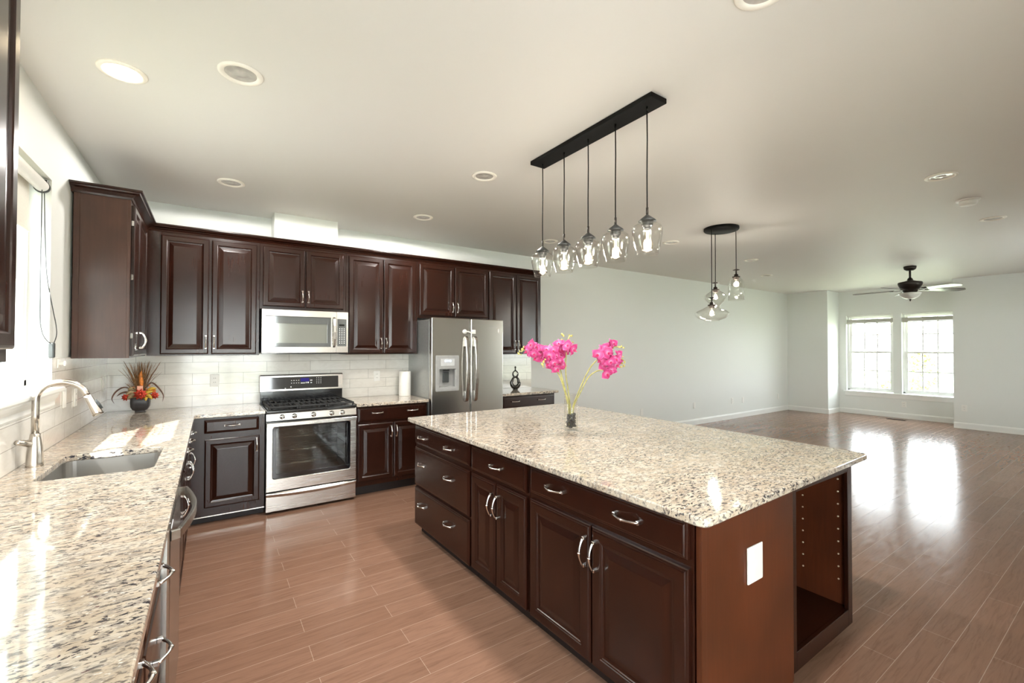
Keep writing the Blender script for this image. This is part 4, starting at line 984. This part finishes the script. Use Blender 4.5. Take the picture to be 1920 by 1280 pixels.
# ------------------------------------------------------------------ flowers on the island
VC = Vector((2.0, 2.235, CT)); VD = fx.dot(VC); VL = rx.dot(VC)
def vp(lat, z, dep=0.0): return fx * (VD + dep) + rx * (VL + lat) + Vector((0, 0, z))
r = thing('glass_vase', 'clear cylindrical glass vase standing on the island worktop', 'vase', tuple(VC))
MB().lathe([(.0001, .0005), (.043, .0005), (.0455, .004), (.0455, .243), (.0440, .244), (.0425, .243), (.0425, .012), (.0001, .010)], 40).build('glass', 'clear_glass', r)
pb = MB(); rp = random.Random(3)
def pebble(mb, c, s, seedr):
    bm = bmesh.new(); bmesh.ops.create_icosphere(bm, subdivisions=2, radius=1); sc = (s * seedr.uniform(.8, 1.2), s * seedr.uniform(.7, 1.0), s * seedr.uniform(.5, .8)); M3 = Matrix.Rotation(seedr.uniform(0, 6), 3, 'Z') @ Matrix.Rotation(seedr.uniform(-.8, .8), 3, 'X')
    mb.add([tuple(M3 @ Vector((v.co.x * sc[0], v.co.y * sc[1], v.co.z * sc[2])) + Vector(c)) for v in bm.verts], [[v.index for v in f.verts] for f in bm.faces], True); bm.free()
for i in range(75):
    a = rp.uniform(0, 6.28); q = .0275 * math.sqrt(rp.uniform(0, 1)); pebble(pb, (q * math.cos(a), q * math.sin(a), .020 + .092 * (i / 75)), rp.uniform(.0105, .0125), rp)
o = pb.build('pebbles', 'stone_dark', None, tuple(VC)); o['kind'] = 'stuff'; tag(o, 'dark polished pebbles filling the bottom of the glass vase', 'pebbles')

def petal(mb, L, W, ang, cup, z0, k=.62):
    n, mth = 6, 4; vs = []; fs = []; ca, sa = math.cos(ang), math.sin(ang)
    for i in range(n + 1):
        u = i / n; hw = W * (math.sin(math.pi * min(1, (u * .93 + .07)) ** k) ** .75 if u < 1 else .12)
        for j in range(mth + 1):
            v = -1 + 2 * j / mth; x, y = L * (u - .10 * abs(v) * u), v * hw
            z = z0 + cup * u * u * L - .22 * abs(v) ** 2 * hw + .05 * L * math.sin(u * 5 + v)
            vs.append((x * ca - y * sa, x * sa + y * ca, z))
    for i in range(n):
        for j in range(mth): fs.append((i * (mth + 1) + j, i * (mth + 1) + j + 1, (i + 1) * (mth + 1) + j + 1, (i + 1) * (mth + 1) + j))
    mb.add(vs, fs, True)
fb = MB()
for a in (90, 212, 328): petal(fb, .046, .015, R(a), -.22, -.003)
petal(fb, .047, .026, R(12), .22, .001, .75); petal(fb, .047, .026, R(168), .22, .001, .75)
FLOWER = fb.mesh('orchid_flower', 'orchid_petal')
lb = MB(); petal(lb, .020, .009, R(270), .9, .004); petal(lb, .012, .006, R(230), .8, .005); petal(lb, .012, .006, R(310), .8, .005); lb.lathe([(.0001, .012), (.0035, .010), (.0035, .003), (.001, .001)], 8)
LIP = lb.mesh('lip', 'orchid_lip')
bb = MB().lathe([(.0001, -.010), (.005, -.007), (.0075, 0), (.006, .007), (.0001, .011)], 10); BUD = bb.mesh('bud', 'orchid_bud')
ro = random.Random(11)
def spray(label, stem, flowers, buds):
    root = MB().tube(smooth([vp(*p) for p in stem], 6), .0042, 8).build('orchid_spray', 'orchid_stem')
    tag(root, label, 'orchid', 'pink orchid sprays in the vase')
    tip = MB()
    for lat, z, dep, yaw_, pit_ in flowers:
        p = vp(lat, z, dep); face = (-fx + rx * (yaw_ * 1.5 + ro.uniform(-.3, .3)) + Vector((0, 0, pit_ * 1.4 + ro.uniform(-.3, .2)))).normalized()
        q = face.to_track_quat('Z', 'Y'); e = (q.to_matrix() @ Matrix.Rotation(ro.uniform(-1.2, 1.2), 3, 'Z')).to_euler()
        f = link('flower', FLOWER, root, p, e); f.scale = (ro.uniform(.92, 1.12),) * 3
        link('lip', LIP, f)
    for lat, z, dep in buds:
        o = link('bud', BUD, root, vp(lat, z, dep), (ro.uniform(-1, 1), ro.uniform(-1, 1), 0)); o.scale = (ro.uniform(.6, 1.1),) * 3
    return root
spray('orchid spray leaning far left with two clusters of pink flowers',
      [(-.012, .945), (-.018, 1.06), (-.050, 1.20), (-.085, 1.29), (-.130, 1.345), (-.190, 1.39), (-.250, 1.43), (-.315, 1.450), (-.335, 1.435)],
      [(-.272, 1.482, -.03, -.5, .2), (-.232, 1.468, .0, .3, .3), (-.295, 1.440, -.01, -.8, -.2), (-.250, 1.425, -.04, -.1, -.3), (-.215, 1.425, .03, .5, -.5), (-.255, 1.455, .04, .2, .5), (-.238, 1.398, -.01, 0, -.6), (-.205, 1.462, .02, .7, .4), (-.200, 1.395, .0, .2, -.7)],
      [(-.328, 1.455, 0), (-.345, 1.440, .005), (-.352, 1.425, -.005), (-.318, 1.470, 0), (-.336, 1.418, .01)])
spray('orchid spray drooping left, dense pink flowers nearest the stems',
      [(-.004, .945), (-.008, 1.06), (-.038, 1.18), (-.062, 1.27), (-.075, 1.33), (-.110, 1.39), (-.160, 1.42), (-.195, 1.385)],
      [(-.165, 1.452, -.05, -.3, .3), (-.125, 1.445, -.03, .3, .3), (-.150, 1.412, -.07, -.1, .0), (-.105, 1.410, -.04, .4, .0), (-.155, 1.360, -.05, -.5, -.3), (-.120, 1.365, -.08, .0, -.2), (-.085, 1.375, -.05, .5, -.1), (-.098, 1.325, -.05, .1, -.6), (-.062, 1.345, -.03, .8, -.3), (-.180, 1.405, -.02, -.6, .0), (-.070, 1.415, .0, .6, .4), (-.130, 1.335, -.02, -.2, -.7), (-.080, 1.445, .02, .3, .6)],
      [(-.188, 1.372, -.05), (-.196, 1.355, -.05), (-.190, 1.340, -.05), (-.178, 1.388, -.06)])
spray('upright orchid spray in the middle with small branching buds on top',
      [(.000, .945), (-.004, 1.06), (-.022, 1.20), (-.034, 1.28), (-.036, 1.36), (-.030, 1.44), (-.022, 1.50), (-.014, 1.535), (-.002, 1.548)],
      [(-.082, 1.492, .0, -.4, .2), (-.030, 1.480, -.04, .0, .4), (-.060, 1.455, .0, -.5, -.3), (-.005, 1.450, .01, .5, -.3), (.015, 1.452, -.01, .7, -.1), (-.045, 1.440, .03, 0, -.6)],
      [(-.062, 1.520, 0), (-.050, 1.545, .005), (-.060, 1.555, 0), (.003, 1.545, 0), (-.012, 1.550, .005), (-.020, 1.510, .01), (.012, 1.500, 0)])
spray('orchid spray arching right, upper cluster of pink flowers',
      [(.006, .945), (.010, 1.06), (.055, 1.18), (.100, 1.28), (.142, 1.35), (.190, 1.395), (.240, 1.435), (.290, 1.470), (.345, 1.468)],
      [(.172, 1.418, -.05, -.4, .2), (.200, 1.435, -.03, -.1, .3), (.228, 1.462, -.01, .1, .4), (.238, 1.430, -.05, .2, .1), (.213, 1.395, -.02, -.2, -.3), (.285, 1.492, .0, .5, .4), (.262, 1.462, .02, .4, .2), (.250, 1.405, .0, .4, -.2), (.195, 1.385, -.03, -.5, -.4)],
      [(.325, 1.470, 0), (.340, 1.474, .005), (.352, 1.466, -.005)])
spray('orchid spray arching right, lower cluster of pink flowers',
      [(.010, .945), (.016, 1.06), (.070, 1.18), (.112, 1.26), (.165, 1.305), (.235, 1.325), (.290, 1.370), (.330, 1.395), (.365, 1.370)],
      [(.255, 1.372, -.06, -.2, .1), (.290, 1.388, -.04, .2, .2), (.318, 1.418, -.02, .5, .3), (.300, 1.350, -.02, .3, -.3), (.262, 1.318, -.03, -.1, -.4), (.240, 1.290, -.02, -.4, -.4), (.272, 1.340, .02, .2, -.5), (.325, 1.380, .02, .7, .0), (.220, 1.352, -.02, -.5, -.1)],
      [(.350, 1.405, 0), (.345, 1.360, .01), (.355, 1.345, 0), (.335, 1.338, -.01), (.362, 1.365, .005)])

# ------------------------------------------------------------------ small things on the counters
r = thing('flower_pot', 'rounded dark square pot on the counter in the corner', 'pot', (-.490, 4.885, CT))
vs = []; fs = []
lv = [(.034, 0.0005), (.036, .006), (.030, .012), (.050, .024), (.061, .048), (.064, .085), (.062, .148), (.058, .150), (.054, .145), (.052, .12)]
for h_, z in lv:
    for p in rr_(h_, h_, h_ * .38): vs.append((*p, z))
n = 24
for i in range(len(lv) - 1):
    for k in range(n): fs.append((i * n + k, i * n + (k + 1) % n, (i + 1) * n + (k + 1) % n, (i + 1) * n + k))
fs.append(tuple(range(n))[::-1]); fs.append(tuple((len(lv) - 1) * n + k for k in range(n)))
MB().add(vs, fs, True).build('pot_body', 'pot_ceramic', r)
AR = thing('autumn_arrangement', 'dried grass and red, yellow and orange artificial flowers in the dark pot', 'flower arrangement', (-.490, 4.885, CT + .121))
ra = random.Random(5)
gb = MB(); gd = MB()
for i in range(150):
    a = ra.uniform(0, 6.28); sp = .105 * ra.random() ** 1.3; h = ra.uniform(.20, .325) if ra.random() < .7 else ra.uniform(.12, .22)
    sp2 = sp * ra.uniform(.6, 1.5); x0, y0 = .03 * math.cos(a) * ra.random(), .03 * math.sin(a) * ra.random()
    hh = min(h, .335)
    ex, ey = max(-.17, min(.17, x0 + sp2 * math.cos(a))), min(.13, y0 + sp2 * math.sin(a))
    pts = [(x0, y0, 0), (x0 + (ex - x0) * .35, y0 + (ey - y0) * .35, hh * .5), (ex, ey, hh * .97)]
    (gb if i % 4 else gd).tube(smooth(pts, 4), [.0016] * 8 + [.0007], 4)
o = gb.build('dried_grass', 'dried_stem', AR); o['kind'] = 'stuff'
o = gd.build('dark_grass', 'dried_leaf', AR); o['kind'] = 'stuff'
def curved_leaf(pts, w, mat, name):
    pts = smooth(pts, 5); n = len(pts); hb = MB(); vs = []; fs = []
    for i, p in enumerate(pts):
        t_ = (pts[min(i + 1, n - 1)] - pts[max(i - 1, 0)]).normalized(); sd = t_.cross(Vector((0, 1, .2))).normalized(); hw = w * math.sin(math.pi * (.1 + .88 * i / (n - 1)))
        for s_, e in ((-1, 0), (0, .002), (1, 0), (0, -.0006)): vs.append(p + sd * hw * s_ + Vector((0, -e, 0)))
    for i in range(n - 1):
        for k in range(4): fs.append((i * 4 + k, i * 4 + (k + 1) % 4, i * 4 + 4 + (k + 1) % 4, i * 4 + 4 + k))
    return hb.add(vs, fs, True).build(name, mat, AR)
curved_leaf([(-.02, -.03, .04), (-.09, -.05, .095), (-.145, -.05, .070), (-.175, -.05, .010), (-.160, -.05, -.035)], .006, 'dried_leaf', 'arching_blade')
curved_leaf([(.02, -.02, .06), (.07, -.03, .125), (.115, -.04, .090), (.155, -.05, .020), (.150, -.05, -.040)], .006, 'dried_leaf', 'arching_blade')
curved_leaf([(-.02, -.04, .02), (-.07, -.06, .055), (-.115, -.06, .050), (-.145, -.06, .025)], .008, 'dried_leaf', 'arching_blade')
curved_leaf([(.0, -.04, .05), (.008, -.05, .12), (.002, -.05, .19), (.010, -.05, .23)], .016, 'orange_petal', 'autumn_leaf')
for q in (((-.02, -.06, .02), (-.055, -.075, .050), (-.085, -.08, .035)), ((-.01, -.06, .01), (-.045, -.085, .025), (-.075, -.09, .000)), ((-.02, -.04, .04), (-.05, -.06, .08), (-.075, -.06, .07))):
    curved_leaf(q, .022, 'olive_leaf', 'autumn_leaf')
for q in (((.02, -.06, .01), (.055, -.085, .045), (.09, -.08, .055)), ((.02, -.06, .01), (.060, -.090, .020), (.085, -.09, -.010)), ((.02, -.06, .0), (.04, -.095, .01), (.045, -.10, -.02)), ((.03, -.04, .03), (.075, -.06, .075), (.11, -.06, .075))):
    curved_leaf(q, .016, 'yellow_leaf', 'autumn_leaf')
def bloom(c, s, mat, n=9, layers=3):
    hb = MB()
    for L_i in range(layers):
        for k in range(n):
            a = 2 * math.pi * k / n + L_i * .35; ln = s * (1 - .25 * L_i); tilt = .15 + .4 * L_i
            d = Vector((math.cos(a), 0, math.sin(a))); f_ = Vector((0, -1, .15)).normalized(); u_ = Vector((0, 0, 1)) * math.cos(a) - Vector((1, 0, 0)) * math.sin(a)
            b0 = len(hb.v); pts_ = [Vector((0, 0, 0)), d * ln * .55 + f_ * ln * tilt * .5 + u_ * ln * .24, d * ln + f_ * ln * tilt * .8, d * ln * .55 + f_ * ln * tilt * .5 - u_ * ln * .24, d * ln * .6 + f_ * ln * (tilt * .5 - .10)]
            hb.add([p + Vector(c) for p in pts_], [(0, 1, 4), (1, 2, 4), (2, 3, 4), (3, 0, 4), (0, 1, 2, 3)], True)
    hb.lathe([(.0001, .004), (s * .18, .001), (s * .2, -.01)], 8, (c[0], c[1] - s * .5, c[2]), 'y')
    return hb.build('flower', mat, AR)
bloom((.008, -.092, .036), .050, 'red_petal'); bloom((-.085, -.075, .016), .032, 'red_petal'); bloom((.100, -.078, .020), .034, 'red_petal'); bloom((.085, -.05, .060), .026, 'orange_petal'); bloom((-.040, -.05, .085), .026, 'dried_leaf')
b = MB().box(-.016, .022, -.082, -.062, .065, .105, .003); b.build('ribbon_tag', 'peach', AR)
b = MB()
for i in range(16): pebble(b, (ra.uniform(-.05, .07), ra.uniform(-.07, -.04), ra.uniform(.03, .12)), .006, ra)
o = b.build('berries', 'orange_petal', AR); o['kind'] = 'stuff'

# paper towel roll
r = thing('paper_towel_roll', 'white paper towel roll standing beside the refrigerator', 'paper towels', (1.842, 4.890, CT))
MB().lathe([(.020, .0005), (.066, .0005), (.067, .004), (.067, .276), (.066, .280), (.020, .280), (.020, .0005)], 40).build('paper', 'paper', r)
MB().lathe([(.0195, .0005), (.0195, .281), (.0180, .281), (.0180, .0005)], 20).build('core', 'dried_stem', r)

# knotted figurine
r = thing('figurine', 'glossy black knot-shaped figurine on the counter right of the refrigerator', 'figurine', (3.320, 4.80, CT))
fa = rx.copy()
def fp(u, z, d=0.0): return tuple(fa * u + fx * d + Vector((0, 0, z)))
ol = [fp(.0 + .052 * math.sin(a) * (1.0 if math.cos(a) < 0 else .82), .098 - .068 * math.cos(a + math.pi), .012 * math.sin(a)) for a in [2 * math.pi * i / 28 for i in range(28)]]
MB().tube(ol, [.021 + .008 * math.cos(2 * math.pi * i / 28 + math.pi) for i in range(28)], 14, closed=True).build('lower_loop', 'ceramic_gloss', r)
ol = [fp(.032 * math.sin(a), .205 + .040 * math.cos(a), .010 * math.sin(a + 1.2)) for a in [2 * math.pi * i / 24 for i in range(24)]]
MB().tube(ol, [.0105 + .003 * math.cos(a * 2 * math.pi / 24 + math.pi) for a in range(24)], 12, closed=True).build('upper_loop', 'ceramic_gloss', r)
MB().lathe([(.0001, .238), (.014, .240), (.010, .262), (.007, .274), (.011, .284), (.013, .294), (.009, .304), (.0001, .308)], 18).build('head', 'ceramic_gloss', r)
MB().lathe([(.0001, .0005), (.034, .0005), (.036, .006), (.026, .014), (.0001, .018)], 22).build('base', 'ceramic_gloss', r)

# ------------------------------------------------------------------ outside the windows
def tree(label, x, y, h, w, seed):
    rt_ = random.Random(seed); r = thing('tree', label, 'tree', (x, y, -2.0), 0, 'trees beyond the bay windows')
    MB().tube([(0, 0, 0), (.05, .03, h * .3), (0, .05, h * .6)], [.18, .13, .07], 10).build('trunk', 'bark', r)
    b = MB()
    for i in range(260):
        a, q = rt_.uniform(0, 6.28), rt_.uniform(0, 1); ph = rt_.uniform(-1, 1); rad = w * math.sqrt(1 - ph * ph) * (.6 + .4 * q)
        c = Vector((rad * math.cos(a), rad * math.sin(a), h * .64 + ph * h * .34)); s = rt_.uniform(.05, .11) * w / .6
        n_ = Vector((rt_.uniform(-1, 1), rt_.uniform(-1, 1), rt_.uniform(-1, 1))).normalized(); u = n_.orthogonal().normalized(); v = n_.cross(u)
        b.add([c + u * s, c + v * s * .6, c - u * s, c - v * s * .6, c + n_ * s * .3], [(0, 1, 4), (1, 2, 4), (2, 3, 4), (3, 0, 4), (0, 3, 2, 1)])
    o = b.build('crown', 'leaf_green', r); o['kind'] = 'stuff'
tree('young leafy tree on the lawn seen through the right bay window', 31.8, 7.4, 3.3, .75, 1)
tree('low bushy tree on the lawn seen through the left bay window', 27.9, 7.6, 1.9, .55, 2)
tree('small bushy tree at the left edge of the right bay window', 23.5, 5.77, 2.3, .35, 3)
